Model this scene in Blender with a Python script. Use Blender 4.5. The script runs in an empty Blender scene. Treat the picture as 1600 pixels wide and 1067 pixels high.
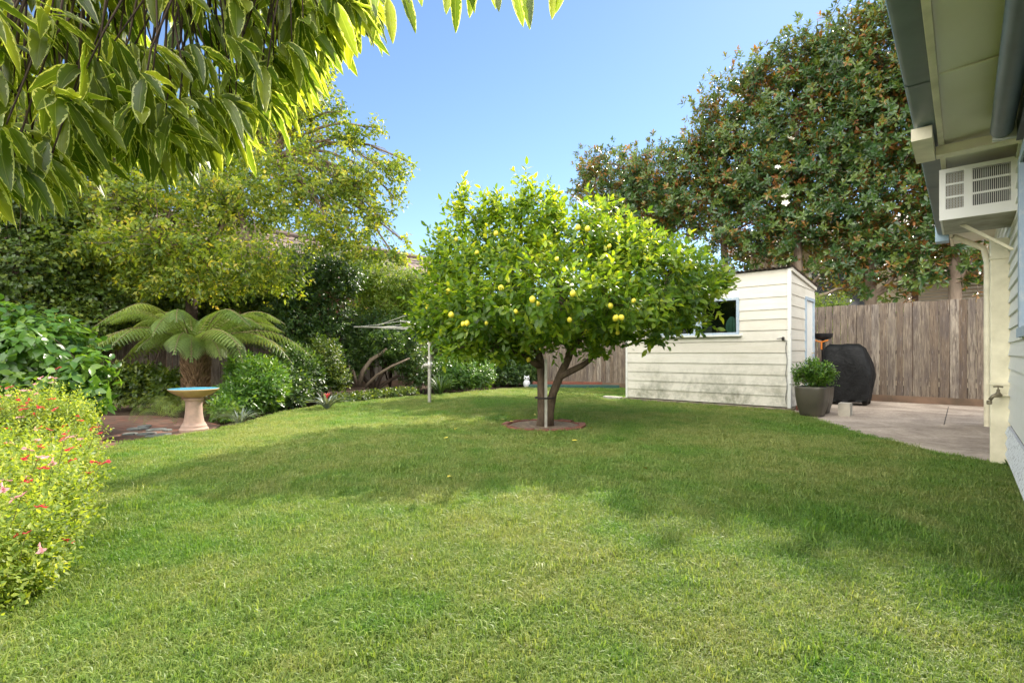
import bpy, math, random
import numpy as np
from mathutils import Vector
R = math.radians
rng = np.random.default_rng(7)
random.seed(5)
sc = bpy.context.scene
col = sc.collection
F = 775.0; HY = 553.0; EYE = 1.0
A = np.array([-.7393, .6735, 0.]); B = np.array([.6735, .7393, 0.]); Z = np.array([0, 0, 1.])
def P(X, Y, d):
    return np.array([(X-800)/F*d, d, EYE-(Y-HY)/F*d])
def G(X, Y):
    d = F*EYE/(Y-HY); return np.array([(X-800)/F*d, d, 0.])
def unit(v):
    v = np.asarray(v, float); return v/np.maximum(np.linalg.norm(v, axis=-1, keepdims=True), 1e-9)

# ------------------------------------------------------------ scene objects
WL = {}
def tag(o, label=None, cat=None, group=None, kind=None):
    if label: o['label'] = label
    if cat: o['category'] = cat
    if group: o['group'] = group
    if kind: o['kind'] = kind
    return o
def thing(name, loc, label, cat, group=None):
    o = bpy.data.objects.new(name, None); col.objects.link(o)
    o.location = loc; o.empty_display_size = .1
    WL[o.name] = np.array(loc, float)
    return tag(o, label, cat, group)
def link(name, me, mat, parent=None, origin=None):
    """verts of me are in world space; origin = world point for the object's origin"""
    o = bpy.data.objects.new(name, me); col.objects.link(o)
    pw = WL[parent.name] if parent is not None else np.zeros(3)
    og = np.array(origin, float) if origin is not None else pw
    n = len(me.vertices); co = np.empty(n*3, np.float32); me.vertices.foreach_get('co', co)
    co = (co.reshape(-1, 3)-og).astype(np.float32); me.vertices.foreach_set('co', co.ravel()); me.update()
    o.location = og-pw; WL[o.name] = og
    if parent is not None: o.parent = parent
    if mat is not None: me.materials.append(mat)
    return o
def mesh_np(name, V, Fq, rnd=None, uv=None, smooth=True):
    me = bpy.data.meshes.new(name)
    V = np.asarray(V, np.float32); Fq = np.asarray(Fq, np.int32)
    k = Fq.shape[1]
    me.vertices.add(len(V)); me.vertices.foreach_set('co', V.ravel())
    me.loops.add(Fq.size); me.loops.foreach_set('vertex_index', Fq.ravel())
    me.polygons.add(len(Fq)); me.polygons.foreach_set('loop_start', np.arange(0, Fq.size, k, dtype=np.int32))
    try: me.polygons.foreach_set('loop_total', np.full(len(Fq), k, np.int32))
    except Exception: pass
    me.polygons.foreach_set('use_smooth', np.full(len(Fq), smooth, bool))
    me.update(calc_edges=True)
    if rnd is not None:
        a = me.attributes.new('rnd', 'FLOAT', 'POINT'); a.data.foreach_set('value', np.asarray(rnd, np.float32))
    if uv is not None:
        u = me.uv_layers.new(name='UVMap'); u.data.foreach_set('uv', np.asarray(uv, np.float32)[Fq.ravel()].ravel())
    return me

class MB:
    def __init__(s): s.v = []; s.f = []; s.r = []; s.rv = .5
    def add(s, vs, fs):
        b = len(s.v); s.v += [tuple(map(float, v)) for v in vs]; s.r += [s.rv]*len(vs)
        s.f += [tuple(b+i for i in f) for f in fs]; return s
    def hexa(s, c):   # 8 corners: bottom 4 ccw, top 4 ccw
        return s.add(c, [(3, 2, 1, 0), (4, 5, 6, 7), (0, 1, 5, 4), (1, 2, 6, 5), (2, 3, 7, 6), (3, 0, 4, 7)])
    def fbox(s, fr, t0, t1, s0, s1, z0, z1):
        return s.hexa([fr(t0, s0, z0), fr(t1, s0, z0), fr(t1, s1, z0), fr(t0, s1, z0),
                       fr(t0, s0, z1), fr(t1, s0, z1), fr(t1, s1, z1), fr(t0, s1, z1)])
    def box(s, x0, x1, y0, y1, z0, z1):
        return s.fbox(lambda a, b, c: (a, b, c), x0, x1, y0, y1, z0, z1)
    def tube(s, pts, rad, n=8, cap=True, wob=0.):
        pts = [np.array(p, float) for p in pts]; m = len(pts)
        if not hasattr(rad, '__len__'): rad = [rad]*m
        vs = []; up = np.array([0.03, .05, 1.])
        prev = None
        for i, p in enumerate(pts):
            t = pts[min(i+1, m-1)]-pts[max(i-1, 0)]; t = unit(t)
            if prev is None:
                a = np.cross(t, up if abs(t[2]) < .95 else np.array([1., 0, 0])); a = unit(a)
            else:
                a = prev-t*np.dot(prev, t); a = unit(a)
            prev = a; b = np.cross(t, a)
            for k in range(n):
                an = 2*math.pi*k/n
                r = rad[i]*(1+wob*(random.random()-.5))
                vs.append(p+(a*math.cos(an)+b*math.sin(an))*r)
        fs = [(i*n+k, i*n+(k+1) % n, (i+1)*n+(k+1) % n, (i+1)*n+k) for i in range(m-1) for k in range(n)]
        if cap: fs += [tuple(range(n))[::-1], tuple((m-1)*n+k for k in range(n))]
        return s.add(vs, fs)
    def lathe(s, c, prof, n=32, close=False):
        vs = [(c[0]+r*math.cos(2*math.pi*k/n), c[1]+r*math.sin(2*math.pi*k/n), c[2]+z) for r, z in prof for k in range(n)]
        fs = [(i*n+k, i*n+(k+1) % n, (i+1)*n+(k+1) % n, (i+1)*n+k) for i in range(len(prof)-1) for k in range(n)]
        fs += [tuple(range(n))[::-1], tuple((len(prof)-1)*n+k for k in range(n))]
        return s.add(vs, fs)
    def build(s, name, mat, parent=None, origin=None, smooth=False, bevel=0, sharp=None):
        me = bpy.data.meshes.new(name); me.from_pydata(s.v, [], s.f); me.update()
        a = me.attributes.new('rnd', 'FLOAT', 'POINT'); a.data.foreach_set('value', np.array(s.r, np.float32))
        if smooth: me.polygons.foreach_set('use_smooth', np.full(len(s.f), True))
        if smooth and sharp: me.set_sharp_from_angle(angle=R(sharp))
        o = link(name, me, mat, parent, origin)
        if bevel:
            m = o.modifiers.new('Bevel', 'BEVEL'); m.width = bevel; m.segments = 2; m.limit_method = 'ANGLE'; m.angle_limit = R(40)
        return o

# ------------------------------------------------------------ materials
class NT:
    def __init__(s, name):
        s.m = bpy.data.materials.new(name); s.m.use_nodes = True; s.t = s.m.node_tree; s.t.nodes.clear()
        s.out = s.n('ShaderNodeOutputMaterial')
    def n(s, ty, **kw):
        x = s.t.nodes.new(ty)
        for k, v in kw.items():
            if k.startswith('i_'):
                key = k[2:].replace('_', ' ')
                x.inputs[int(key) if key.isdigit() else key].default_value = v
            else: setattr(x, k, v)
        return x
    def l(s, a, b): s.t.links.new(a, b)
    def noise(s, scale, detail=4, rough=.55, vec=None, dist=0):
        x = s.n('ShaderNodeTexNoise'); x.inputs['Scale'].default_value = scale; x.inputs['Detail'].default_value = detail
        x.inputs['Roughness'].default_value = rough; x.inputs['Distortion'].default_value = dist
        if vec is not None: s.l(vec, x.inputs['Vector'])
        return x.outputs['Fac']
    def ramp(s, fac, stops, interp='LINEAR'):
        x = s.n('ShaderNodeValToRGB'); x.color_ramp.interpolation = interp; cr = x.color_ramp
        while len(cr.elements) < len(stops): cr.elements.new(.5)
        for e, (p, c) in zip(cr.elements, stops):
            e.position = p; e.color = (*c, 1) if len(c) == 3 else c
        s.l(fac, x.inputs[0]); return x.outputs[0]
    def mix(s, fac, a, b, blend='MIX'):
        x = s.n('ShaderNodeMix', data_type='RGBA', blend_type=blend)
        for sock, v in ((x.inputs[0], fac), (x.inputs[6], a), (x.inputs[7], b)):
            if hasattr(v, 'is_linked') or hasattr(v, 'links'): s.l(v, sock)
            elif isinstance(v, (int, float)): sock.default_value = v
            else: sock.default_value = (*v, 1)
        return x.outputs[2]
    def math(s, op, a, b=0.):
        x = s.n('ShaderNodeMath', operation=op)
        for sock, v in ((x.inputs[0], a), (x.inputs[1], b)):
            if isinstance(v, (int, float)): sock.default_value = v
            else: s.l(v, sock)
        return x.outputs[0]
    def coord(s, scale=(1, 1, 1), rotz=0, kind='pos'):
        if kind == 'pos': c = s.n('ShaderNodeNewGeometry').outputs['Position']
        else: c = s.n('ShaderNodeTexCoord').outputs['Object']
        m = s.n('ShaderNodeMapping'); m.inputs['Scale'].default_value = scale; m.inputs['Rotation'].default_value = (0, 0, rotz)
        m.vector_type = 'POINT'
        s.l(c, m.inputs[0]); return m.outputs[0]
    def attr(s, name='rnd'): return s.n('ShaderNodeAttribute', attribute_name=name).outputs['Fac']
    def bump(s, h, strength=.4, dist=.01):
        x = s.n('ShaderNodeBump'); x.inputs['Strength'].default_value = strength; x.inputs['Distance'].default_value = dist
        s.l(h, x.inputs['Height']); return x.outputs[0]
    def prin(s, color, rough=.6, bump=None, metal=0, spec=.5, **kw):
        p = s.n('ShaderNodeBsdfPrincipled')
        if hasattr(color, 'links'): s.l(color, p.inputs['Base Color'])
        else: p.inputs['Base Color'].default_value = (*color, 1)
        if hasattr(rough, 'links'): s.l(rough, p.inputs['Roughness'])
        else: p.inputs['Roughness'].default_value = rough
        p.inputs['Metallic'].default_value = metal; p.inputs['Specular IOR Level'].default_value = spec
        if bump is not None: s.l(bump, p.inputs['Normal'])
        return p.outputs[0]
    def end(s, sh): s.l(sh, s.out.inputs[0]); return s.m

def leaf_mat(name, stops, rough=.42, tr=.35, tcol=None, under=None, spec=.5, noise=True):
    m = NT(name); c = m.ramp(m.attr(), stops)
    if noise:
        nz = m.noise(1.6, 3, vec=m.coord())
        c = m.mix(m.ramp(nz, [(.35, (0, 0, 0)), (.65, (1, 1, 1))]), m.mix(1., c, (.72, .78, .75), 'MULTIPLY'), c)
    if under is not None:
        bf = m.n('ShaderNodeNewGeometry').outputs['Backfacing']; c2 = m.mix(bf, c, under)
    else: c2 = c
    p = m.prin(c2, rough, spec=spec)
    t = m.n('ShaderNodeBsdfTranslucent')
    if tcol is None: tc = m.mix(1., c, (2.6, 2.3, .7), 'MULTIPLY')
    else: tc = m.mix(.5, c, tcol)
    m.l(tc, t.inputs[0])
    x = m.n('ShaderNodeMixShader'); x.inputs[0].default_value = tr; m.l(p, x.inputs[1]); m.l(t.outputs[0], x.inputs[2])
    return m.end(x.outputs[0])
def plain(name, c, rough=.6, metal=0, nz=.0, sc_=8, spec=.5, bump=0, c2=None):
    m = NT(name)
    if nz or c2:
        f = m.noise(sc_, 5, vec=m.coord())
        cc = m.mix(m.ramp(f, [(.35, (0, 0, 0)), (.7, (1, 1, 1))]), c, c2 if c2 else tuple(x*(1-nz) for x in c))
    else: cc = c
    bp = m.bump(m.noise(sc_*4, 5, vec=m.coord()), bump, .005) if bump else None
    return m.end(m.prin(cc, rough, bp, metal, spec))
def bark_mat(name, a, b, scale=14):
    m = NT(name); v = m.coord((1, 1, .3)); f = m.noise(scale, 8, .65, v, .6)
    c = m.ramp(f, [(.3, a), (.7, b)])
    return m.end(m.prin(c, .9, m.bump(f, .9, .02), spec=.2))

# ------------------------------------------------------------ foliage
def tmpl_simple(fold=.12, droop=.15, wide=.45):
    T = np.array([(0, 0, 0), (wide*.9, .5, fold*.5-droop*.2), (1, 0, -droop), (wide*.9, -.5, fold*.5-droop*.2), (wide, 0, -droop*.25)])
    return T, np.array([(0, 1, 4), (1, 2, 4), (4, 2, 3), (0, 4, 3)])[:, ::-1]
def tmpl_leaf(fold=.12, droop=.2, w1=.8, w2=.9, s1=.25, s2=.62):
    T = np.array([(0, 0, 0), (s1, .5*w1, fold*.4-droop*s1**2), (s1, 0, -droop*s1**2), (s1, -.5*w1, fold*.4-droop*s1**2),
                  (s2, .5*w2, fold*.4-droop*s2**2), (s2, 0, -droop*s2**2), (s2, -.5*w2, fold*.4-droop*s2**2), (1, 0, -droop)])
    Fc = np.array([(0, 1, 2), (0, 2, 3), (1, 4, 5), (1, 5, 2), (2, 5, 6), (2, 6, 3), (4, 7, 5), (5, 7, 6)])
    return T, Fc[:, ::-1]
def leaves(Pp, D, N, L, W, tm, rnd):
    T, Fc = tm; Pp = np.asarray(Pp); n = len(Pp)
    D = unit(D); N = unit(N-D*np.sum(N*D, 1, keepdims=True)); S = np.cross(N, D)
    L = np.broadcast_to(L, n)[:, None, None]; W = np.broadcast_to(W, n)[:, None, None]
    V = Pp[:, None]+D[:, None]*(T[None, :, 0:1]*L)+S[:, None]*(T[None, :, 1:2]*W)+N[:, None]*(T[None, :, 2:3]*L)
    k = len(T)
    FF = Fc[None]+(np.arange(n)*k)[:, None, None]
    return V.reshape(-1, 3), FF.reshape(-1, Fc.shape[1]), np.repeat(np.broadcast_to(rnd, n), k)
def rdir(n, r=rng):
    return unit(r.normal(size=(n, 3)))
def blob(X, Y, d, rx, rz=None, ry=None):
    """rx, rz in photo pixels at depth d, ry in metres"""
    rz = rx if rz is None else rz
    a = rx/F*d; c = rz/F*d
    return (P(X, Y, d), np.array([a, ry if ry else a, c]))
def sample(blobs, n, r0=.6, r1=1.05, zmin=None, rej=.5):
    w = np.array([b[1][0]*b[1][2] for b in blobs]); w = w/w.sum()
    C = np.array([b[0] for b in blobs]); RR = np.array([b[1] for b in blobs])
    idx = rng.choice(len(blobs), n, p=w); u = rdir(n); rad = rng.uniform(r0**2, r1**2, n)**.5
    pos = C[idx]+u*RR[idx]*rad[:, None]; keep = np.ones(n, bool)
    for j in range(len(blobs)):
        q = np.sum(((pos-C[j])/RR[j])**2, 1)**.5
        keep &= ~((q < rej) & (idx != j))
    if zmin is not None: keep &= pos[:, 2] > zmin
    out = unit(u/RR[idx]*RR[idx].mean())
    return pos[keep], out[keep], idx[keep]
def shoots(tips, dirs, k, gap, L, W, tm, a0=25, a1=75, droop=.2, upn=.5, rj=.25, base_rnd=None):
    n = len(tips); dirs = unit(dirs)
    h = unit(np.cross(dirs, rdir(n))); g = np.cross(dirs, h)
    ph = rng.uniform(0, 6.28, n); Vs = []; Fs = []; Rs = []; off = 0
    br = rng.uniform(0, 1, n) if base_rnd is None else base_rnd
    for j in range(k):
        ang = ph+j*2.4+rng.normal(0, .3, n); a = np.radians(a0+(a1-a0)*min(1, j/max(1, k-1)))+rng.normal(0, .15, n)
        e = h*np.cos(ang)[:, None]+g*np.sin(ang)[:, None]
        ld = dirs*np.cos(a)[:, None]+e*np.sin(a)[:, None]; ld[:, 2] -= droop*rng.uniform(.3, 1.4, n); ld = unit(ld)
        nn = unit(dirs*np.sin(a)[:, None]-e*np.cos(a)[:, None])+Z*upn+rdir(n)*.25
        pos = tips-dirs*(gap*j)*rng.uniform(.8, 1.2, n)[:, None]
        s = rng.uniform(.65, 1.15, n)
        V, Fc, rr = leaves(pos, ld, nn, L*s, W*s, tm, np.clip(br*(1-rj)+rj*rng.uniform(0, 1, n), 0, 1))
        Vs.append(V); Fs.append(Fc+off); Rs.append(rr); off += len(V)
    return np.concatenate(Vs), np.concatenate(Fs), np.concatenate(Rs)
def foliage(name, parent, mat, sets):
    Vs = []; Fs = []; Rs = []; off = 0
    for V, Fc, rr in sets:
        Vs.append(V); Fs.append(Fc+off); Rs.append(rr); off += len(V)
    return link(name, mesh_np(name, np.concatenate(Vs), np.concatenate(Fs), np.concatenate(Rs)), mat, parent)
def arc(p, q, sag=.1, n=6, jit=.03, seed=None):
    p = np.array(p, float); q = np.array(q, float); L = np.linalg.norm(q-p); m = rdir(1)[0]*jit*L
    return [p+(q-p)*t+np.array([0, 0, 1])*sag*L*math.sin(math.pi*t)+m*math.sin(math.pi*t)+rdir(1)[0]*jit*.3*L*(0 < t < 1) for t in np.linspace(0, 1, n)]
def branchwork(mb, hubs, blobs, tips, r_main, r_twig, sag=.1, ntw=160, n=7):
    """hubs: list of start points with radius; one limb to every blob centre, twigs from limbs to tips"""
    C = np.array([b[0] for b in blobs])
    limbs = []
    for b in blobs:
        h = min(hubs, key=lambda q: np.linalg.norm(np.array(q[0])-b[0]))
        path = arc(h[0], b[0], sag, n, .06)
        r0 = h[1]*.7; mb.tube(path, list(np.linspace(r0, max(r_twig*1.6, r0*.3), n)), 7)
        limbs.append(path)
    sel = rng.choice(len(tips), min(ntw, len(tips)), replace=False)
    for i in sel:
        t = tips[i]; j = int(np.argmin(np.linalg.norm(C-t, axis=1))); pth = limbs[j]
        s = pth[random.randint(n//2, n-1)]
        mb.tube(arc(s, t, random.uniform(-.05, .12), 5, .08), list(np.linspace(r_twig, r_twig*.3, 5)), 4)
    return mb
# ------------------------------------------------------------ world, sun, camera
SUN_AZ = R(33); SUN_EL = R(39)
w = bpy.data.worlds.new("World"); sc.world = w; w.use_nodes = True
nt = w.node_tree; bg = nt.nodes['Background']; SKY_FILL = 23.; sk = nt.nodes.new('ShaderNodeTexSky'); sk.sky_type = 'NISHITA'
sk.sun_disc = False; sk.sun_elevation = SUN_EL; sk.sun_rotation = SUN_AZ; sk.air_density = 1.0; sk.dust_density = .05; sk.ozone_density = 3.2
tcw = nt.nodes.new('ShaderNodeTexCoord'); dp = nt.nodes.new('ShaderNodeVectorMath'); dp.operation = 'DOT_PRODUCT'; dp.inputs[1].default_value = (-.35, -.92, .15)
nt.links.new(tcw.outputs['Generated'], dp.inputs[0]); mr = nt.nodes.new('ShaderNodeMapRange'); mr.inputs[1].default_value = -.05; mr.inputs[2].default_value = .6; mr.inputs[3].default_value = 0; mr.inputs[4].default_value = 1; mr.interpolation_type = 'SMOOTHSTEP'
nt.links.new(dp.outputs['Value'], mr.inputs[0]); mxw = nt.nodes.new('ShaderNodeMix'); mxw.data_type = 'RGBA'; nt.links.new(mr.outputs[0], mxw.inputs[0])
nt.links.new(sk.outputs[0], mxw.inputs[6]); mxw.inputs[7].default_value = (SKY_FILL*1.0, SKY_FILL*.97, SKY_FILL*.92, 1)      # unseen bright sky behind the camera, added as fill to lift the shade
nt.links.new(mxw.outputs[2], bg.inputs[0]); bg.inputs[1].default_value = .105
sl = bpy.data.lights.new('sun', 'SUN'); sl.energy = 4.6; sl.angle = R(.6); sl.color = (1, .91, .76)
so = bpy.data.objects.new('sun', sl); col.objects.link(so)
sd = Vector((math.sin(SUN_AZ)*math.cos(SUN_EL), math.cos(SUN_AZ)*math.cos(SUN_EL), math.sin(SUN_EL)))
so.rotation_euler = (sd).to_track_quat('Z', 'Y').to_euler(); so.location = (10, 10, 12)
cd = bpy.data.cameras.new('camera'); cam = bpy.data.objects.new('camera', cd); col.objects.link(cam); sc.camera = cam
cam.location = (0, 0, EYE); cam.rotation_euler = (R(90), 0, 0); cd.sensor_width = 36; cd.lens = 36*F/1600
cd.shift_y = (HY-533.5)/1600; cd.clip_end = 2000; cd.clip_start = .05
sc.view_settings.view_transform = 'Standard'; sc.view_settings.look = 'None'; sc.view_settings.exposure = 1.08; sc.view_settings.gamma = 1
sc.cycles.max_bounces = 7; sc.cycles.diffuse_bounces = 4; sc.cycles.transmission_bounces = 6; sc.cycles.transparent_max_bounces = 12

# ------------------------------------------------------------ ground
def flat(name, pts, z, mat, kind='structure', parent=None, h=0):
    me = bpy.data.meshes.new(name); n = len(pts)
    if h:
        me.from_pydata([(p[0], p[1], z) for p in pts]+[(p[0], p[1], z-h) for p in pts], [],
                       [tuple(range(n))]+[((i+1) % n, i, n+i, n+(i+1) % n) for i in range(n)])
    else: me.from_pydata([(p[0], p[1], z) for p in pts], [], [tuple(range(n))])
    me.update()
    a = me.polygons[0]
    if a.normal.z < 0: me.flip_normals()
    o = link(name, me, mat, parent); tag(o, kind=kind); return o
# soil / far ground
m = NT('soil'); v = m.coord(); f = m.noise(9, 8, .7, v)
M_soil = m.end(m.prin(m.ramp(f, [(.3, (.035, .024, .016)), (.7, (.11, .08, .055))]), .95, m.bump(m.noise(40, 6, .7, v), 1, .03), spec=.1))
flat('ground', [(-400, -400), (400, -400), (400, 400), (-400, 400)], -.05, M_soil)
# lawn
edge_px = [(0, 975), (40, 925), (90, 862), (118, 800), (132, 745), (150, 708), (190, 693), (250, 683), (325, 675), (400, 657), (440, 645), (500, 634), (560, 627),
           (640, 620), (700, 616), (770, 609), (830, 605.5), (975, 606.5)]
edge = [G(*e)[:2] for e in edge_px]
SH0 = np.array([4.88, 8.71, 0.])
sh_l = (SH0+A*3.2)[:2]; 
pat_px = [(1268, 653), (1306, 664.5), (1330, 674), (1390, 688.5), (1435, 700), (1480, 710), (1556, 724)]
pat = [G(*e)[:2] for e in pat_px]
HW0 = np.array([.423, 0, 0.])           # house wall base line, direction B' = (.911,1)
def hw(y): return np.array([.423+.911*y, y])
lawn_pts = [(-2.6, -3), (-2.3, .8)]+[tuple(e) for e in edge]+[tuple(sh_l+np.array([.1, .1])), tuple((SH0+A*1.5-B*-.06)[:2]), tuple((SH0+A*.02+B*.04)[:2])]+[tuple(p) for p in pat]+[tuple(hw(4.35)), tuple(hw(0)), tuple(hw(-3))]
def lawn_col(m):
    v = m.coord()
    n1 = m.noise(.55, 3, .5, v, .4); n2 = m.noise(2.3, 5, .6, v); n3 = m.noise(14, 5, .65, v)
    g = m.ramp(n3, [(.3, (.07, .15, .02)), (.6, (.11, .21, .03))])
    y = m.ramp(n3, [(.3, (.16, .165, .045)), (.7, (.27, .24, .10))])
    fac = m.ramp(m.math('ADD', m.math('MULTIPLY', n1, .55), m.math('MULTIPLY', n2, .55)), [(.44, (0, 0, 0)), (.63, (.95, .95, .95))])
    return g, y, fac, v
m = NT('lawn_turf'); g, y, fac, v = lawn_col(m)
c = m.mix(fac, g, y); c = m.mix(m.ramp(m.noise(60, 4, .7, v), [(.4, (0, 0, 0)), (.7, (.7, .7, .7))]), c, (.13, .10, .05))
M_lawn = m.end(m.prin(c, .9, m.bump(m.noise(120, 4, .7, v), 1, .02), spec=.15))
flat('lawn', lawn_pts, -.012, M_lawn)
# concrete patio
m = NT('concrete'); v = m.coord(); n1 = m.noise(1.3, 6, .65, v, .6); n2 = m.noise(30, 6, .7, v)
c = m.mix(m.ramp(n1, [(.38, (0, 0, 0)), (.62, (1, 1, 1))]), (.33, .27, .215), (.56, .47, .38)); c = m.mix(m.ramp(n2, [(.35, (0, 0, 0)), (.6, (1, 1, 1))]), m.mix(1., c, (.72, .7, .7), 'MULTIPLY'), c)
M_conc = m.end(m.prin(c, .85, m.bump(n2, .5, .01), spec=.3))
def fence_pt(t, s=0, z=0): return np.array([8.95, 9.23, z])+A*t+B*s
def shp(t, s, z): return SH0+A*t+B*s+Z*z
p_in = [tuple(p) for p in pat]
flat('patio', p_in+[tuple(hw(4.42)), tuple(hw(6.9)), (10.5, 8.3), tuple(fence_pt(-1.2, .1)[:2]), tuple(fence_pt(3.9, .1)[:2]), tuple(shp(0, 2.0, 0)[:2]), tuple(shp(0, .02, 0)[:2])], .012, M_conc, h=.1)
mb = MB()
j0 = fence_pt(1.9, -1.05); 
for a, b_ in (((1475, 665), (1482, 636.5)),):
    p, q = G(*a), G(*b_); d = unit(q-p); n_ = np.array([-d[1], d[0], 0])*.005
    mb.hexa([p-n_+Z*.010, q-n_+Z*.010, q+n_+Z*.010, p+n_+Z*.010, p-n_+Z*.0155, q-n_+Z*.0155, q+n_+Z*.0155, p+n_+Z*.0155])
tag(mb.build('patio_joints', plain('joint', (.08, .07, .06), .9)), kind='structure')
# brick path on the left
m = NT('path_brick'); v = m.coord((1, 1, 1), .5); bt = m.n('ShaderNodeTexBrick'); m.l(v, bt.inputs[0])
bt.inputs['Scale'].default_value = 1; bt.inputs['Brick Width'].default_value = .23; bt.inputs['Row Height'].default_value = .115; bt.inputs['Mortar Size'].default_value = .008
bt.inputs['Color1'].default_value = (.24, .10, .07, 1); bt.inputs['Color2'].default_value = (.16, .085, .065, 1); bt.inputs['Mortar'].default_value = (.06, .05, .04, 1)
c = m.mix(m.ramp(m.noise(5, 6, .7, m.coord()), [(.4, (0, 0, 0)), (.65, (.8, .8, .8))]), bt.outputs[0], (.15, .115, .09))
M_pbrick = m.end(m.prin(c, .9, m.bump(bt.outputs['Fac'], -.6, .006), spec=.2))
flat('path', [tuple(G(*q)[:2]) for q in ((60, 735), (128, 752), (150, 710), (190, 695), (250, 685), (322, 676), (345, 664), (300, 655), (235, 649), (150, 650), (60, 662))], .004, M_pbrick, h=.05)
def stone_me(name, c, r, h, seed, n=9):
    rs = random.Random(seed); ang = [2*math.pi*k/n+rs.uniform(-.2, .2) for k in range(n)]; rr = [r*rs.uniform(.7, 1.1) for _ in range(n)]
    mb = MB(); mb.rv = rs.random()
    vs = [(c[0]+rr[k]*math.cos(ang[k]), c[1]+rr[k]*math.sin(ang[k]), 0) for k in range(n)]+[(c[0]+rr[k]*math.cos(ang[k]), c[1]+rr[k]*math.sin(ang[k]), h*.8) for k in range(n)]+[(c[0]+rr[k]*.88*math.cos(ang[k]), c[1]+rr[k]*.88*math.sin(ang[k]), h) for k in range(n)]
    fs = [(k, (k+1) % n, n+(k+1) % n, n+k) for k in range(n)]+[(n+k, n+(k+1) % n, 2*n+(k+1) % n, 2*n+k) for k in range(n)]+[tuple(2*n+k for k in range(n))]
    return mb.add(vs, fs)
M_slate = plain('slate', (.19, .20, .19), .7, sc_=12, c2=(.10, .11, .10), bump=.6)
for i, (X, Y, r) in enumerate(((214, 671, .13), (228, 679, .11), (245, 672, .12), (240, 683, .1), (203, 679, .09), (255, 680, .09), (226, 667, .09), (262, 673, .07))):
    g0 = G(X, Y); o = stone_me('paving_stone', g0, r, .022, i).build('paving_stone', M_slate, origin=g0)
    tag(o, 'flat grey slate stone laid in the brick path beside the lawn edge', 'stone', 'slate stones in the brick path')

# ------------------------------------------------------------ fences
m = NT('fence_wood'); r = m.attr()
co = m.n('ShaderNodeNewGeometry').outputs['Position']; cx = m.n('ShaderNodeCombineXYZ'); m.l(m.math('MULTIPLY', r, 37.), cx.inputs[2])
va = m.n('ShaderNodeVectorMath', operation='ADD'); m.l(co, va.inputs[0]); m.l(cx.outputs[0], va.inputs[1])
mp = m.n('ShaderNodeMapping'); mp.inputs['Scale'].default_value = (1, 1, .07); m.l(va.outputs[0], mp.inputs[0])
g1 = m.noise(38, 8, .7, mp.outputs[0], 1.2)
mp2 = m.n('ShaderNodeMapping'); mp2.inputs['Scale'].default_value = (1, 1, .35); m.l(va.outputs[0], mp2.inputs[0])
g2 = m.noise(4.5, 5, .6, mp2.outputs[0], .8)
vo = m.n('ShaderNodeTexVoronoi'); vo.inputs['Scale'].default_value = 7.5; mp3 = m.n('ShaderNodeMapping'); mp3.inputs['Scale'].default_value = (1, 1, .55); m.l(va.outputs[0], mp3.inputs[0]); m.l(mp3.outputs[0], vo.inputs[0])
knot = m.ramp(vo.outputs['Distance'], [(.02, (0, 0, 0)), (.09, (1, 1, 1))])
base = m.ramp(r, [(0, (.17, .125, .085)), (.3, (.30, .245, .185)), (.6, (.22, .18, .135)), (1, (.38, .33, .265))])
c = m.mix(m.ramp(g1, [(.38, (.9, .9, .9)), (.6, (0, 0, 0))]), base, (.065, .048, .04))
c = m.mix(m.ramp(g2, [(.45, (0, 0, 0)), (.7, (.75, .75, .75))]), c, (.10, .082, .075))
c = m.mix(m.ramp(m.noise(90, 3, .6, mp.outputs[0]), [(.62, (0, 0, 0)), (.72, (.7, .7, .7))]), c, (.42, .38, .34))
c = m.mix(knot, m.mix(.8, c, (.03, .022, .018)), c)
M_pale = m.end(m.prin(c, .88, m.bump(g1, .7, .008), spec=.2))
M_plinth = plain('plinth_wood', (.20, .125, .08), .85, sc_=3, c2=(.10, .07, .045), bump=.4)
def make_fence(name, org, dirv, nrm, L0, L1, H, label, pw=.145, plinth=True):
    """nrm points to the garden side"""
    fr = lambda t, s, z: org+dirv*t+nrm*s+Z*z
    root = thing(name, fr(L0, 0, 0), label, 'fence')
    mb = MB(); t = L0; i = 0
    while t < L1:
        mb.rv = random.random(); top = H+random.uniform(-.012, .012); wd = pw*random.uniform(.8, 1.15); g = random.uniform(.002, .011)
        s0 = random.uniform(0, .007)
        mb.fbox(fr, t+g, t+wd-.001, s0, s0+.014, .135+random.uniform(-.01, .01), top); t += wd; i += 1
    mb.build('palings', M_pale, root)
    if plinth:
        mb = MB(); t = L0
        while t < L1: mb.rv = random.random()*.4; e = min(t+2.7, L1); mb.fbox(fr, t, e-.004, -.01, .026, -.03, .15); t = e
        mb.build('plinth_board', M_plinth, root)
    for z in (.45, 1.0, H-.28):
        mb = MB(); mb.rv = .4; mb.fbox(fr, L0, L1, -.045, -.002, z, z+.075); mb.build('rail', M_pale, root)
    t = L0+.6
    while t < L1:
        mb = MB(); mb.rv = .3; mb.fbox(fr, t, t+.1, -.15, -.047, -.03, H-.1); mb.build('post', M_pale, root); t += 2.7
    return root
make_fence('paling_fence', np.array([8.95, 9.23, 0]), A, -B, -1.2, 14.0, 2.045, 'tall weathered grey-brown timber paling fence behind the shed and concrete patio')
make_fence('paling_fence', np.array([-1.40, 18.66, 0]), -B, -A*-1*-1 if False else np.array([.7393, -.6735, 0]), 0.0, 17.5, 1.95, 'brown timber paling fence half hidden by the shrubs and tree fern on the left side')

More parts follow.
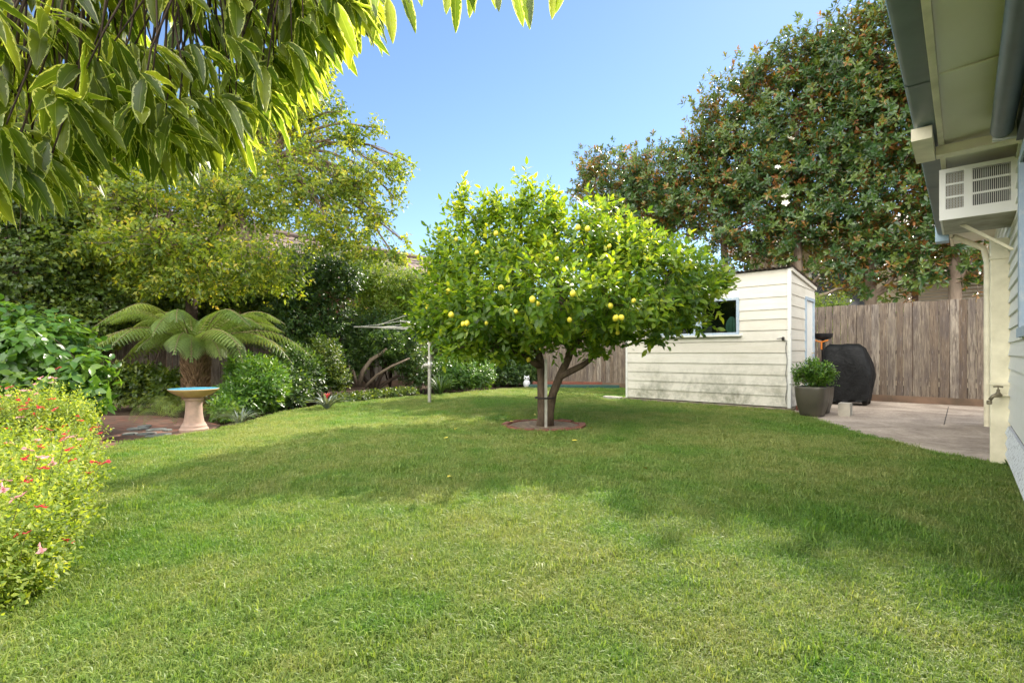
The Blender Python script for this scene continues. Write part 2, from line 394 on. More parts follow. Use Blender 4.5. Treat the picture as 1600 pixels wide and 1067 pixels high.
# ------------------------------------------------------------ shed
m = NT('cream_boards'); v = m.coord(); r = m.attr()
n1 = m.noise(1.7, 6, .65, v, .3); n2 = m.noise(11, 6, .7, v)
sz = m.n('ShaderNodeSeparateXYZ'); m.l(v, sz.inputs[0])
low = m.ramp(sz.outputs[2], [(.0, (1, 1, 1)), (.85, (.25, .25, .25)), (1., (.12, .12, .12))])
dirt = m.mix(1., low, m.ramp(m.math('MULTIPLY', n1, m.math('ADD', n2, .5)), [(.42, (0, 0, 0)), (.66, (1, 1, 1))]), 'MULTIPLY')
base = m.mix(r, (.66, .62, .53), (.72, .69, .61))
c = m.mix(m.math('MULTIPLY', dirt, .95), base, (.20, .20, .14))
mv = m.coord((.25, .25, 3)); c = m.mix(m.math('MULTIPLY', m.ramp(m.noise(3, 6, .7, mv), [(.5, (0, 0, 0)), (.75, (1, 1, 1))]), .35), c, (.45, .40, .28))
M_cream = m.end(m.prin(c, .55, m.bump(m.noise(26, 5, .6, m.coord((.3, .3, 3))), .25, .004)))
m = NT('white_paint'); n2 = m.noise(14, 6, .7, m.coord()); c = m.mix(m.ramp(n2, [(.55, (0, 0, 0)), (.75, (.6, .6, .6))]), (.74, .74, .70), (.42, .40, .34)); M_white = m.end(m.prin(c, .5))
m = NT('blue_paint'); n2 = m.noise(22, 6, .75, m.coord((1, 1, .5))); c = m.mix(m.ramp(n2, [(.5, (0, 0, 0)), (.7, (.8, .8, .8))]), (.34, .43, .52), (.58, .59, .58)); M_blue = m.end(m.prin(c, .55, m.bump(n2, .3, .003)))
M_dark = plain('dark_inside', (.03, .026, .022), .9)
def glass_mat(name, tint=(.75, .82, .85)):
    m = NT(name); t = m.n('ShaderNodeBsdfTransparent'); t.inputs[0].default_value = (*tint, 1); g = m.n('ShaderNodeBsdfGlossy'); g.inputs['Roughness'].default_value = .02
    fz = m.n('ShaderNodeFresnel'); fz.inputs[0].default_value = 1.5; x = m.n('ShaderNodeMixShader'); m.l(fz.outputs[0], x.inputs[0]); m.l(t.outputs[0], x.inputs[1]); m.l(g.outputs[0], x.inputs[2]); return m.end(x.outputs[0])
M_glass = glass_mat('window_glass')
shed = thing('garden_shed', SH0, 'cream weatherboard garden shed with a blue framed window and corrugated roof', 'shed')
SL, SD, HF, HB = 3.2, 1.93, 2.50, 2.34
sbz = [.065, .255, .435, .625, .82, 1.025, 1.235, 1.43, 1.625, 1.80, 2.02, 2.24, 2.50]
def clap(mb, fr, t0, t1, z0, z1, out=.018, thin=.004, ztop=None):
    zt = lambda t: z1 if ztop is None else min(z1, ztop(t))
    mb.rv = random.random()
    a, b_ = t0, t1
    if zt(a) <= z0+.01 and zt(b_) <= z0+.01: return
    mb.hexa([fr(a, -out, z0), fr(b_, -out, z0), fr(b_, .0, z0), fr(a, .0, z0), fr(a, -thin, max(zt(a), z0+.005)), fr(b_, -thin, max(zt(b_), z0+.005)), fr(b_, .0, max(zt(b_), z0+.005)), fr(a, .0, max(zt(a), z0+.005))])
WIN = (.845, 2.40, 1.365, 2.06)
mb = MB()
for i in range(len(sbz)-1):
    z0, z1 = sbz[i], sbz[i+1]+.0
    if z1 > WIN[2] and z0 < WIN[3]:
        clap(mb, shp, .035, WIN[0], z0, z1); clap(mb, shp, WIN[1], SL-.03, z0, z1)
        if z0 < WIN[2]-.01: clap(mb, shp, WIN[0], WIN[1], z0, WIN[2])
        if z1 > WIN[3]+.01: clap(mb, shp, WIN[0], WIN[1], WIN[3], z1)
    else: clap(mb, shp, .035, SL-.03, z0, z1)
mb.build('front_wall', M_cream, shed)
side = lambda t, s, z: SH0+B*t-A*s*-1+Z*z      # t along depth, s outward is -A
side = lambda t, s, z: SH0+B*t+A*s+Z*z
top = lambda t: HF-(HF-HB)*t/SD
mb = MB(); D0, D1, DZ = 1.06, 1.80, 2.10
sz2 = [.065, .27, .47, .66, .86, 1.065, 1.26, 1.45, 1.66, 1.86, 2.06, 2.27, 2.5]
for i in range(len(sz2)-1):
    clap(mb, side, .035, D0, sz2[i], sz2[i+1], ztop=top)
    if sz2[i+1] > DZ: clap(mb, side, D0, SD-.02, max(DZ, sz2[i]), sz2[i+1], ztop=top)
    else: clap(mb, side, D1, SD-.02, sz2[i], sz2[i+1])
mb.build('side_wall', M_cream, shed)
mb = MB(); mb.fbox(shp, -.022, .034, -.026, .034, .05, 2.505); mb.build('corner_trim', M_white, shed, bevel=.003)
mb = MB(); mb.fbox(shp, SL-.03, SL+.015, -.026, .03, .05, 2.50); mb.build('corner_trim', M_white, shed, bevel=.003)
mb = MB()                                   # hidden far walls, floor of the box and inner lining
mb.fbox(shp, .04, SL-.03, SD-.03, SD, .05, 2.33); mb.fbox(shp, SL-.029, SL, .035, SD-.031, .05, 2.33)
mb.build('back_wall', M_cream, shed)
mb = MB(); mb.fbox(shp, -.05, SL+.08, -.05, SD+.04, -.03, .045); mb.build('slab', plain('slab', (.30, .25, .19), .9, sc_=10, c2=(.12, .11, .07), bump=.8), shed, bevel=.01)
# corrugated roof
nx, ny = 420, 4; t = np.linspace(-.07, SL+.12, nx); s = np.linspace(-.10, SD+.1, ny)
TT, SS = np.meshgrid(t, s, indexing='ij'); zz = HF+.03-(HF-HB)*SS/SD+.011*np.sin(TT*2*math.pi/.076)
V = SH0+A*TT[..., None]+B*SS[..., None]+Z*zz[..., None]; V = V.reshape(-1, 3); V2 = V-Z*.006
I = np.arange((nx-1)*(ny)).reshape(nx-1, ny)[:, :-1].ravel(); Q = np.stack([I, I+1, I+ny+1, I+ny], 1)
m = NT('rusty_iron'); f = m.noise(2.5, 7, .7, m.coord()); M_iron = m.end(m.prin(m.ramp(f, [(.4, (.22, .21, .20)), (.6, (.16, .10, .07))]), .6, metal=.3))
link('roof', mesh_np('roof', np.concatenate([V, V2]), np.concatenate([Q[:, ::-1], Q+nx*ny])), M_iron, shed)
mb = MB(); mb.hexa([side(-.02, -.045, 2.455), side(SD, -.045, 2.295), side(SD, -.020, 2.295), side(-.02, -.020, 2.455), side(-.02, -.045, 2.515), side(SD, -.045, 2.355), side(SD, -.020, 2.355), side(-.02, -.020, 2.515)])
mb.build('barge_board', M_cream, shed)
# window
for (a, b_) in ((WIN[0], 1.60), (1.66, WIN[1])):
    win = MB(); e = .05
    win.fbox(shp, a, b_, -.035, .02, WIN[3]-e, WIN[3]); win.fbox(shp, a, b_, -.035, .02, WIN[2], WIN[2]+e*.8)
    win.fbox(shp, a, a+e, -.034, .02, WIN[2]+e*.8, WIN[3]-e); win.fbox(shp, b_-e, b_, -.034, .02, WIN[2]+e*.8, WIN[3]-e)
    wo = win.build('window', M_blue, shed, origin=shp(a, 0, WIN[2]), bevel=.003)
    gp = MB(); gp.fbox(shp, a+e-.004, b_-e+.004, -.008, -.004, WIN[2]+e*.8-.004, WIN[3]-e+.004); gp.build('pane', M_glass, wo)
mb = MB(); mb.fbox(shp, 1.602, 1.658, -.03, .02, WIN[2], WIN[3]); mb.build('mullion', M_blue, shed)
mb = MB(); mb.fbox(shp, WIN[0]-.05, WIN[1]+.05, -.075, -.002, WIN[2]-.035, WIN[2]-.003); mb.build('sill', M_white, shed, bevel=.004)
# dark interior lining + cluttered shelf
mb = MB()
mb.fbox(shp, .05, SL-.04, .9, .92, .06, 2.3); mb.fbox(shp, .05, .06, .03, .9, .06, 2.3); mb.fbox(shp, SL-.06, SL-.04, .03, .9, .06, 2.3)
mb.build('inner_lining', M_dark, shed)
mb = MB(); mb.fbox(shp, .07, SL-.07, .012, .45, WIN[2]-.05, WIN[2]+.02); mb.build('bench', plain('bench', (.16, .11, .07), .8), shed)
cac = thing('cactus', shp(1.0, .12, WIN[2]+.02), 'pale green ribbed cactus behind the shed window pane', 'cactus')
n, mm = 60, 16; vs = []
for i in range(mm):
    u = i/(mm-1); rr = .105*math.sin(math.pi*(.12+.86*u))**.6*(1-.12*u)
    for k in range(n):
        an = 2*math.pi*k/n; q = rr*(1+.13*math.cos(10*an)); vs.append(shp(1.03+q*math.cos(an), .14+q*math.sin(an), WIN[2]+.021+.33*u))
mb = MB(); mb.add(vs, [(i*n+k, i*n+(k+1) % n, (i+1)*n+(k+1) % n, (i+1)*n+k) for i in range(mm-1) for k in range(n)]+[tuple((mm-1)*n+k for k in range(n))])
mb.build('stem', plain('cactus', (.22, .42, .25), .6, nz=.3), cac, smooth=True)
for (t_, w_, h_, c_, nm, lb) in ((1.45, .10, .16, (.22, .20, .15), 'storage_tin', 'dull square tin on the bench inside the shed window'), (1.26, .07, .12, (.28, .16, .10), 'jar', 'small brown jar on the bench behind the shed window')):
    mb = MB(); mb.lathe(shp(t_, .14, WIN[2]+.021), [(w_*.9, 0), (w_, .01), (w_, h_*.8), (w_*.7, h_*.9), (w_*.7, h_)], 20 if nm == 'jar' else 4)
    tag(mb.build(nm, plain(nm, c_, .5, nz=.3), origin=shp(t_, .14, WIN[2]+.021)), lb, 'jar' if nm == 'jar' else 'tin')
# door in side wall
mb = MB(); e = .06
mb.fbox(side, D0, D0+e, -.035, .02, .05, DZ); mb.fbox(side, D1-e, D1, -.035, .02, .05, DZ); mb.fbox(side, D0-.0, D1, -.037, .018, DZ-e, DZ+.002)
dr = MB(); dr.fbox(side, D0+e+.004, D1-e-.004, -.004, .02, .06, DZ-e-.004)
do = dr.build('door', M_white, shed, origin=side(D0+e, 0, 0)); mb.build('door_frame', M_blue, shed, bevel=.004)
hb = MB(); hb.tube([side(D1-.13, -.006, 1.02), side(D1-.13, -.05, 1.02), side(D1-.23, -.05, 1.02)], .009, 8); hb.build('handle', plain('brass', (.5, .4, .2), .4, .8), do)
# cable down corner
mb = MB(); pts = [shp(.20+.0*i, -.03, 1.27) for i in range(1)]+[shp(.09, -.035, 1.29), shp(.05, -.045, 1.22)]+[shp(.045+.012*math.sin(i*1.3), -.04, 1.2-.09*i) for i in range(13)]
mb.tube(pts, .007, 6); mb.build('cable', plain('cable', (.35, .34, .32), .6, c2=(.1, .1, .1)), shed)
mb = MB(); mb.lathe(shp(.10, -.03, 1.27), [(.018, -.03), (.026, 0), (.018, .03)], 10); mb.build('cable_bracket', M_dark, shed)
# block + pipe at far corner, bricks near corner
mb = MB(); mb.fbox(shp, SL+.12, SL+.55, -.09, .05, -.02, .055); tag(mb.build('concrete_block', plain('blockm', (.5, .47, .42), .9, nz=.3, bump=.5), origin=shp(SL+.3, 0, 0), bevel=.008), 'low pale concrete block on the grass at the far end of the shed', 'block')
M_brick = plain('red_brick', (.24, .085, .05), .9, sc_=20, c2=(.14, .06, .045), bump=.7)
for i, (t_, s_, z_) in enumerate(((-.14, .16, .012), (-.10, .42, .012))):
    o = MB().fbox(shp, t_-.05, t_+.06, s_-.1, s_+.11, z_, z_+.076).build('brick', M_brick, origin=shp(t_, s_, z_), bevel=.004)
    tag(o, ['red brick on the patio nearest the front corner of the shed', 'red brick on the patio behind the plant pot against the shed'][i], 'brick')
# ------------------------------------------------------------ weatherboard house on the right
def hs(y, o, z):      # y = distance along (camera depth), o = metres out from wall towards the lawn
    return np.array([.423+.911*y, y, 0])+A*o+Z*z
BL = 1.0/B[1]         # unit of y -> metres along wall
house = thing('weatherboard_house', hs(4.5, 0, 0), 'cream weatherboard house with grey-green gutter and wide pale eave along the lawn', 'house')
m = NT('house_boards'); n2 = m.noise(20, 6, .7, m.coord()); c = m.mix(m.ramp(n2, [(.55, (0, 0, 0)), (.8, (.5, .5, .5))]), (.72, .72, .66), (.5, .5, .42)); M_hb = m.end(m.prin(c, .5, m.bump(m.noise(30, 4, .6, m.coord((1, 1, 4))), .15, .003)))
M_cr2 = plain('cream_trim', (.82, .76, .56), .5, sc_=6, c2=(.62, .57, .40))
M_soff = plain('soffit_sheet', (.82, .78, .66), .7, sc_=1.2, c2=(.74, .69, .54))
M_gut = plain('gutter_steel', (.13, .185, .19), .42, sc_=3, c2=(.09, .135, .145), metal=.0)
WW = (.9, 3.42, 1.17, 2.30)   # window y0,y1,z0,z1
mb = MB(); z = .40; i = 0
def hclap(y0, y1, z0, z1):
    mb.rv = random.random()
    mb.hexa([hs(y0, .020, z0), hs(y1, .020, z0), hs(y1, 0, z0), hs(y0, 0, z0), hs(y0, .004, z1), hs(y1, .004, z1), hs(y1, 0, z1), hs(y0, 0, z1)])
while z < 2.62:
    z1 = min(z+.117, 2.62)
    if z1 > WW[2] and z < WW[3]:
        hclap(-3, WW[0], z, z1); hclap(WW[1], 6.88, z, z1)
        if z < WW[2]-.01: hclap(WW[0], WW[1], z, WW[2])
        if z1 > WW[3]+.01: hclap(WW[0], WW[1], WW[3], z1)
    else: hclap(-3, 6.88, z, z1)
    z = z1
mb.build('wall', M_hb, house)
mb = MB()
mb.hexa([hs(-3, -.02, -.02), hs(6.86, -.02, -.02), hs(6.86, -.10, -.02), hs(-3, -.10, -.02), hs(-3, -.02, 2.62), hs(6.86, -.02, 2.62), hs(6.86, -.10, 2.62), hs(-3, -.10, 2.62)])
# end wall going right from the far corner
mb.hexa([hs(6.86, -.10, -.02), hs(6.86, -6, -.02), hs(6.78, -6, -.02), hs(6.78, -.10, -.02), hs(6.86, -.10, 2.62), hs(6.86, -6, 2.62), hs(6.78, -6, 2.62), hs(6.78, -.10, 2.62)])
mb.build('inner_wall', M_hb, house)
mb = MB(); mb.hexa([hs(-3, .004, 0), hs(6.85, .004, 0), hs(6.85, -.019, 0), hs(-3, -.019, 0), hs(-3, .004, .10), hs(6.85, .004, .10), hs(6.85, -.019, .10), hs(-3, -.019, .10)]); mb.build('footing', plain('footing', (.22, .22, .22), .9, nz=.4, bump=.5), house)
m = NT('peeling_white'); n2 = m.noise(30, 6, .8, m.coord()); c = m.mix(m.ramp(n2, [(.54, (0, 0, 0)), (.60, (1, 1, 1))]), (.72, .74, .74), (.16, .16, .15)); M_peel = m.end(m.prin(c, .6))
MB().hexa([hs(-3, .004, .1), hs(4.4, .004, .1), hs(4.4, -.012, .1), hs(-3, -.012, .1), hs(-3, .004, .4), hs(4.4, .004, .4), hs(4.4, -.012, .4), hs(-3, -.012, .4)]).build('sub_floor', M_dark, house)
for k in range(3):
    z0 = .115+.095*k
    MB().hexa([hs(-3, .045, z0), hs(4.35, .045, z0), hs(4.35, .02, z0), hs(-3, .02, z0), hs(-3, .025, z0+.06), hs(4.35, .025, z0+.06), hs(4.35, .006, z0+.06), hs(-3, .006, z0+.06)]).build('base_slat', M_peel, house)
# corner board, boxed downpipe post
MB().hexa([hs(6.82, .05, 0), hs(6.93, .05, 0), hs(6.93, -.03, 0), hs(6.82, -.03, 0), hs(6.82, .05, 2.6), hs(6.93, .05, 2.6), hs(6.93, -.03, 2.6), hs(6.82, -.03, 2.6)]).build('corner_board', M_cr2, house, bevel=.004)
mb = MB(); mb.tube([hs(6.45, .085, .05), hs(6.45, .085, 2.2), hs(6.5, .12, 2.4), hs(6.4, .42, 2.58)], .035, 14); mb.build('downpipe', M_cr2, house, smooth=True, sharp=50)
bx = MB(); bx.hexa([hs(4.44, .135, 0), hs(4.56, .135, 0), hs(4.56, .004, 0), hs(4.44, .004, 0), hs(4.44, .135, 2.05), hs(4.56, .135, 2.05), hs(4.56, .004, 2.05), hs(4.44, .004, 2.05)])
bx.build('boxed_pipe', M_cr2, house, bevel=.008)
for z0 in (.72, 1.86):
    MB().hexa([hs(4.43, .14, z0), hs(4.57, .14, z0), hs(4.57, .002, z0), hs(4.43, .002, z0), hs(4.43, .14, z0+.025), hs(4.57, .14, z0+.025), hs(4.57, .002, z0+.025), hs(4.43, .002, z0+.025)]).build('pipe_strap', M_cr2, house)
# eave
EZ = 2.60; M_jc = plain('jointcream', (.80, .77, .62), .6)
MB().hexa([hs(-3, .42, EZ), hs(6.95, .42, EZ), hs(6.95, .0, EZ+.02), hs(-3, .0, EZ+.02), hs(-3, .42, EZ+.03), hs(6.95, .42, EZ+.03), hs(6.95, .0, EZ+.04), hs(-3, .0, EZ+.04)]).build('soffit', M_soff, house)
for y0 in (-1.2, .5, 2.55):
    mb = MB()
    mb.hexa([hs(y0, .42, EZ-.006), hs(y0+.025, .42, EZ-.006), hs(y0+.025, .0, EZ-.004), hs(y0, .0, EZ-.004), hs(y0, .42, EZ+.002), hs(y0+.025, .42, EZ+.002), hs(y0+.025, .0, EZ+.004), hs(y0, .0, EZ+.004)])
    mb.build('soffit_joint', M_jc, house)
MB().hexa([hs(-3, .455, EZ-.03), hs(6.95, .455, EZ-.03), hs(6.95, .421, EZ-.03), hs(-3, .421, EZ-.03), hs(-3, .455, EZ+.17), hs(6.95, .455, EZ+.17), hs(6.95, .421, EZ+.17), hs(-3, .421, EZ+.17)]).build('fascia', M_cr2, house, bevel=.003)
# gutter: quad profile extruded
prof = [(.457, EZ-.0), (.557, EZ-.0), (.575, EZ+.012), (.583, EZ+.04), (.575, EZ+.075), (.568, EZ+.095), (.572, EZ+.11), (.562, EZ+.115), (.556, EZ+.09), (.560, EZ+.04), (.55, EZ+.006), (.457, EZ+.006)]
mb = MB(); ys = [-3, 6.3]; n = len(prof)
mb.add([hs(y, o, z) for y in ys for o, z in prof], [(k, (k+1) % n, n+(k+1) % n, n+k) for k in range(n)]+[tuple(range(n))[::-1], tuple(n+k for k in range(n))])
mb.build('gutter', M_gut, house, smooth=True, sharp=35)
for y0 in (.9, 2.6, 4.4):
    mb = MB(); q_ = [(a_+(.003 if a_ > .5 else 0), b_-.003) for a_, b_ in prof[:6]]; k_ = len(q_)
    mb.add([hs(y, o, z) for y in (y0, y0+.03) for o, z in q_], [(k, k+1, k_+k+1, k_+k) for k in range(k_-1)]); mb.build('gutter_joint', M_gut, house)
MB().hexa([hs(6.3, .60, EZ-.09), hs(6.45, .60, EZ-.09), hs(6.45, .46, EZ-.09), hs(6.3, .46, EZ-.09), hs(6.3, .60, EZ+.12), hs(6.45, .60, EZ+.12), hs(6.45, .46, EZ+.12), hs(6.3, .46, EZ+.12)]).build('rain_head', plain('rainhead', (.30, .42, .50), .5, nz=.2), house, bevel=.006)
# roof above
MB().hexa([hs(-3, .56, EZ+.12), hs(6.97, .56, EZ+.12), hs(6.97, -3.2, EZ+1.9), hs(-3, -3.2, EZ+1.9), hs(-3, .56, EZ+.17), hs(6.97, .56, EZ+.17), hs(6.97, -3.2, EZ+1.95), hs(-3, -3.2, EZ+1.95)]).build('roof', plain('roof_house', (.2, .1, .07), .8, nz=.3), house)
# cross beam below the soffit and angle at the fascia
def hb8(y0, y1, o0, o1, z0, z1): return MB().hexa([hs(y0, o1, z0), hs(y1, o1, z0), hs(y1, o0, z0), hs(y0, o0, z0), hs(y0, o1, z1), hs(y1, o1, z1), hs(y1, o0, z1), hs(y0, o0, z1)])
hb8(3.44, 3.52, .02, .47, EZ-.10, EZ-.032).build('cross_beam', M_cr2, house, bevel=.003)
hb8(3.12, 3.53, .475, .59, EZ-.10, EZ-.012).build('beam_end', M_cr2, house, bevel=.003)
# window
wo = hb8(WW[1]-.07, WW[1]+.03, .0, .034, WW[2]-.05, WW[3]+.05).build('window', M_blue, house, origin=hs(WW[1], 0, 1.2), bevel=.003)
hb8(WW[0], WW[1]-.072, .0, .032, WW[3], WW[3]+.07).build('frame', M_blue, wo); hb8(WW[0]-.03, WW[1]-.072, .0, .05, WW[2]-.06, WW[2]).build('sill', M_blue, wo)
hb8(WW[0], WW[1]-.072, -.012, -.006, WW[2], WW[3]).build('pane', M_glass, wo)
hb8(WW[0], WW[1], -.5, -.45, WW[2]-.2, WW[3]+.2).build('curtain', plain('curtain', (.5, .5, .47), .9), wo)
# rolled awning
aw = thing('rolled_awning', hs(1.5, .12, 2.42), 'dark slate rolled awning tube under the eave at the right edge', 'awning')
mb = MB(); mb.tube([hs(.2, .125, 2.50), hs(3.23, .125, 2.50)], .058, 24); mb.build('fabric_roll', plain('awn', (.10, .135, .16), .45, nz=.2), aw, smooth=True, sharp=50)
hb8(.2, 3.27, .015, .055, 2.42, 2.56).build('wall_rail', plain('awnr', (.06, .07, .08), .5), aw)
hb8(3.235, 3.262, .03, .17, 2.435, 2.56).build('end_bracket', plain('brk', (.55, .56, .52), .5), aw, bevel=.003)
# air conditioner
ac = thing('air_conditioner', hs(3.81, .02, 2.10), 'white box air conditioner with slotted grilles fixed high on the house wall', 'air conditioner')
M_ac = plain('ac_white', (.80, .79, .74), .45, sc_=3, c2=(.76, .75, .69)); M_acd = plain('ac_dark', (.035, .037, .04), .6)
M_acu = plain('ac_grimy', (.42, .40, .33), .6, sc_=6, c2=(.22, .21, .15)); 
ay0, dy, az0, az1, aw_ = 3.81, .70*B[1], 2.11, 2.52, .46   # y at wall plane for face
def acp(o, s, z): return hs(ay0, .0, 0)+A*o+B*s+Z*z     # o out from wall, s depth away from camera
mb = MB(); T = .014
mb.hexa([acp(.0, .03, az0), acp(aw_, .03, az0), acp(aw_, .70, az0), acp(.0, .70, az0), acp(.0, .03, az0+T), acp(aw_, .03, az0+T), acp(aw_, .70, az0+T), acp(.0, .70, az0+T)]) if False else None
def acb(mb, o0, o1, s0, s1, z0, z1): return mb.fbox(acp, o0, o1, s0, s1, z0, z1)
mb = MB(); acb(mb, 0, aw_, .02, .70, az1-T, az1); acb(mb, aw_-T, aw_, .02, .70, az0, az1-T); acb(mb, 0, aw_-T, .69, .70, az0+T, az1-T); mb.build('casing', M_ac, ac, bevel=.003)
acb(MB(), .0, aw_-T-.001, .02, .70, az0-.002, az0+T).build('base_tray', M_acu, ac)
# front grille face, columns
mb = MB(); fz0, fz1 = az0-.004, az1+.004
cols = [(.045, .262, 20), (.315, .425, 12)]   # from wall outwards: wide bank near wall, narrow bank outside
rows = [(fz0+.085, fz0+.175), (fz0+.19, fz0+.28), (fz0+.295, fz0+.385)]
acb(mb, 0, .045, 0, .018, fz0, fz1); acb(mb, .262, .315, 0, .018, fz0, fz1); acb(mb, .425, aw_+.004, 0, .018, fz0, fz1)
for a, b_, nn in cols:
    zs = [fz0]+[q for rr in rows for q in rr]+[fz1]
    for k in range(0, len(zs), 2): acb(mb, a, b_, 0.001, .018, zs[k], zs[k+1])
    for r0, r1 in rows:
        for k in range(nn):
            u = a+(b_-a)*(k+.75)/nn; acb(mb, u-.0016, u+.0016, .002, .016, r0, r1)
mb.build('grille', M_ac, ac)
acb(MB(), .05, .27, .05, .055, az0+.05, az1-.03).build('fan_shroud', M_acd, ac)
m = NT('coil'); wv = m.n('ShaderNodeTexChecker'); wv.inputs['Scale'].default_value = 90; m.l(m.coord(), wv.inputs[0]); wv.inputs[1].default_value = (.42, .34, .22, 1); wv.inputs[2].default_value = (.22, .17, .11, 1)
acb(MB(), .30, .44, .05, .055, az0+.05, az1-.03).build('coil', m.end(m.prin(wv.outputs[0], .6)), ac)
mb = MB(); mb.hexa([acp(.0, .30, az0-.26), acp(.03, .30, az0-.26), acp(.03, .34, az0-.26), acp(0, .34, az0-.26), acp(.30, .30, az0-.004), acp(.34, .30, az0-.004), acp(.34, .34, az0-.004), acp(.30, .34, az0-.004)]); mb.build('support_bracket', M_cr2, ac)
# tap
tp = hs(4.44, .075, .63)
tap = thing('garden_tap', tp, 'old brass garden tap on the cream boxed pipe of the house', 'tap')
M_brass = plain('tap_brass', (.28, .24, .16), .45, .7, nz=.4, sc_=40)
u = -B; mb = MB(); mb.tube([tp+A*-.09, tp+A*-.09+u*.03, tp+u*.035-A*.04, tp+u*.04], .010, 10); mb.build('supply_pipe', M_cr2, tap)
mb = MB(); mb.tube([tp+u*.0, tp+u*.045, tp+u*.075+A*.02, tp+u*.08+A*.045-Z*.01, tp+u*.08+A*.065-Z*.045], [.014, .02, .02, .015, .014], 12); mb.build('spout', M_brass, tap, smooth=True)
mb = MB(); mb.lathe(tp+u*.065+A*.01+Z*.0, [(.017, 0), (.019, .02), (.012, .03), (.012, .05), (.006, .055), (.006, .075)], 12); mb.build('body', M_brass, tap)
mb = MB(); mb.tube([tp+u*.065+A*.01+Z*.075-A*.032, tp+u*.065+A*.01+Z*.08, tp+u*.065+A*.01+Z*.075+A*.032], [.008, .006, .008], 8); mb.build('handle', M_brass, tap)
mb = MB(); mb.lathe(tp+u*.08+A*.068-Z*.085, [(.014, 0), (.02, .006), (.02, .03), (.015, .036)], 12); mb.build('hose_nut', M_brass, tap)

# ------------------------------------------------------------ bird bath
bb = G(303, 673); bath = thing('bird_bath', bb, 'terracotta and pink concrete bird bath with turquoise glazed bowl beside the brick path', 'bird bath')
M_bb = plain('bath_concrete', (.50, .34, .27), .85, sc_=12, c2=(.38, .27, .22), bump=.5)
M_bowl = plain('bath_bowl', (.55, .38, .17), .6, sc_=10, c2=(.42, .27, .13), bump=.2)
mb = MB(); mb.lathe(bb, [(.165, 0), (.168, .03), (.15, .05), (.145, .075), (.135, .085), (.125, .11)], 36); mb.build('base', M_bb, bath, smooth=True, sharp=30)
mb = MB(); mb.lathe(bb+Z*.111, [(.118, 0), (.108, .05), (.099, .12), (.094, .22), (.096, .275), (.105, .285), (.112, .30), (.105, .318), (.098, .328)], 36); mb.build('pedestal', M_bb, bath, smooth=True, sharp=30)
mb = MB(); mb.lathe(bb+Z*.4395, [(.10, 0), (.13, .006), (.19, .030), (.25, .066), (.283, .096), (.288, .104), (.283, .110)], 48); mb.build('bowl', M_bowl, bath, smooth=True, sharp=60)
mb = MB(); mb.lathe(bb+Z*.4395, [(.2835, .1105), (.270, .112), (.262, .103), (.22, .092), (.05, .086)], 48); mb.build('glazed_rim', plain('glaze', (.10, .36, .52), .25, nz=.2), bath, smooth=True, sharp=60)

# ------------------------------------------------------------ clothes hoist
cb = G(671, 630); ch = thing('rotary_clothesline', cb, 'silver metal rotary clothesline standing on the lawn left of the lemon tree', 'clothesline')
M_galv = plain('galvanised', (.55, .53, .47), .4, .5, nz=.35, sc_=14)
MB().tube([cb-Z*.02, cb+Z*.80], .036, 16).build('lower_pole', M_galv, ch, smooth=True, sharp=50)
MB().tube([cb+Z*.795, cb+Z*1.50], .030, 16).build('upper_pole', M_galv, ch, smooth=True, sharp=50)
mb = MB(); mb.lathe(cb+Z*.70, [(.04, 0), (.055, .02), (.058, .10), (.045, .12), (.04, .16)], 16); mb.build('collar', M_galv, ch, smooth=True, sharp=40)
mb = MB(); c0 = cb+Z*.77; mb.tube([c0+np.array([-.03, -.03, 0]), c0+np.array([-.11, -.05, 0])], [.045, .04], 12); mb.tube([c0+np.array([-.11, -.05, 0]), c0+np.array([-.135, -.06, -.01]), c0+np.array([-.14, -.06, -.06])], .011, 8); mb.build('crank', M_galv, ch)
mb = MB(); mb.lathe(cb+Z*1.46, [(.035, 0), (.07, .02), (.07, .06), (.04, .08), (.035, .13)], 16); mb.build('hub', M_galv, ch, smooth=True, sharp=40)
HT = cb+Z*1.53; tipsA = []
for k in range(4):
    an = R(172+90*k); d = np.array([math.cos(an), math.sin(an), 0]); tip = HT+d*1.62+Z*.03; tipsA.append((tip, d))
    MB().tube([HT+d*.05, tip], [.019, .015], 8).build('arm', M_galv, ch, smooth=True)
    MB().tube([HT+Z*.42, HT+d*1.1+Z*.06], .008, 6).build('brace', M_galv, ch)
MB().tube([HT, HT+Z*.44], .016, 8).build('mast', M_galv, ch)
for q in (.45, .72, 1.0):
    mb = MB()
    for k in range(4):
        p0 = HT+(tipsA[k][0]-HT)*q; p1 = HT+(tipsA[(k+1) % 4][0]-HT)*q; mb.tube([p0, (p0+p1)/2-Z*.015, p1], .0035, 4)
    mb.build('line', plain('line_wire', (.6, .6, .55), .5), ch)

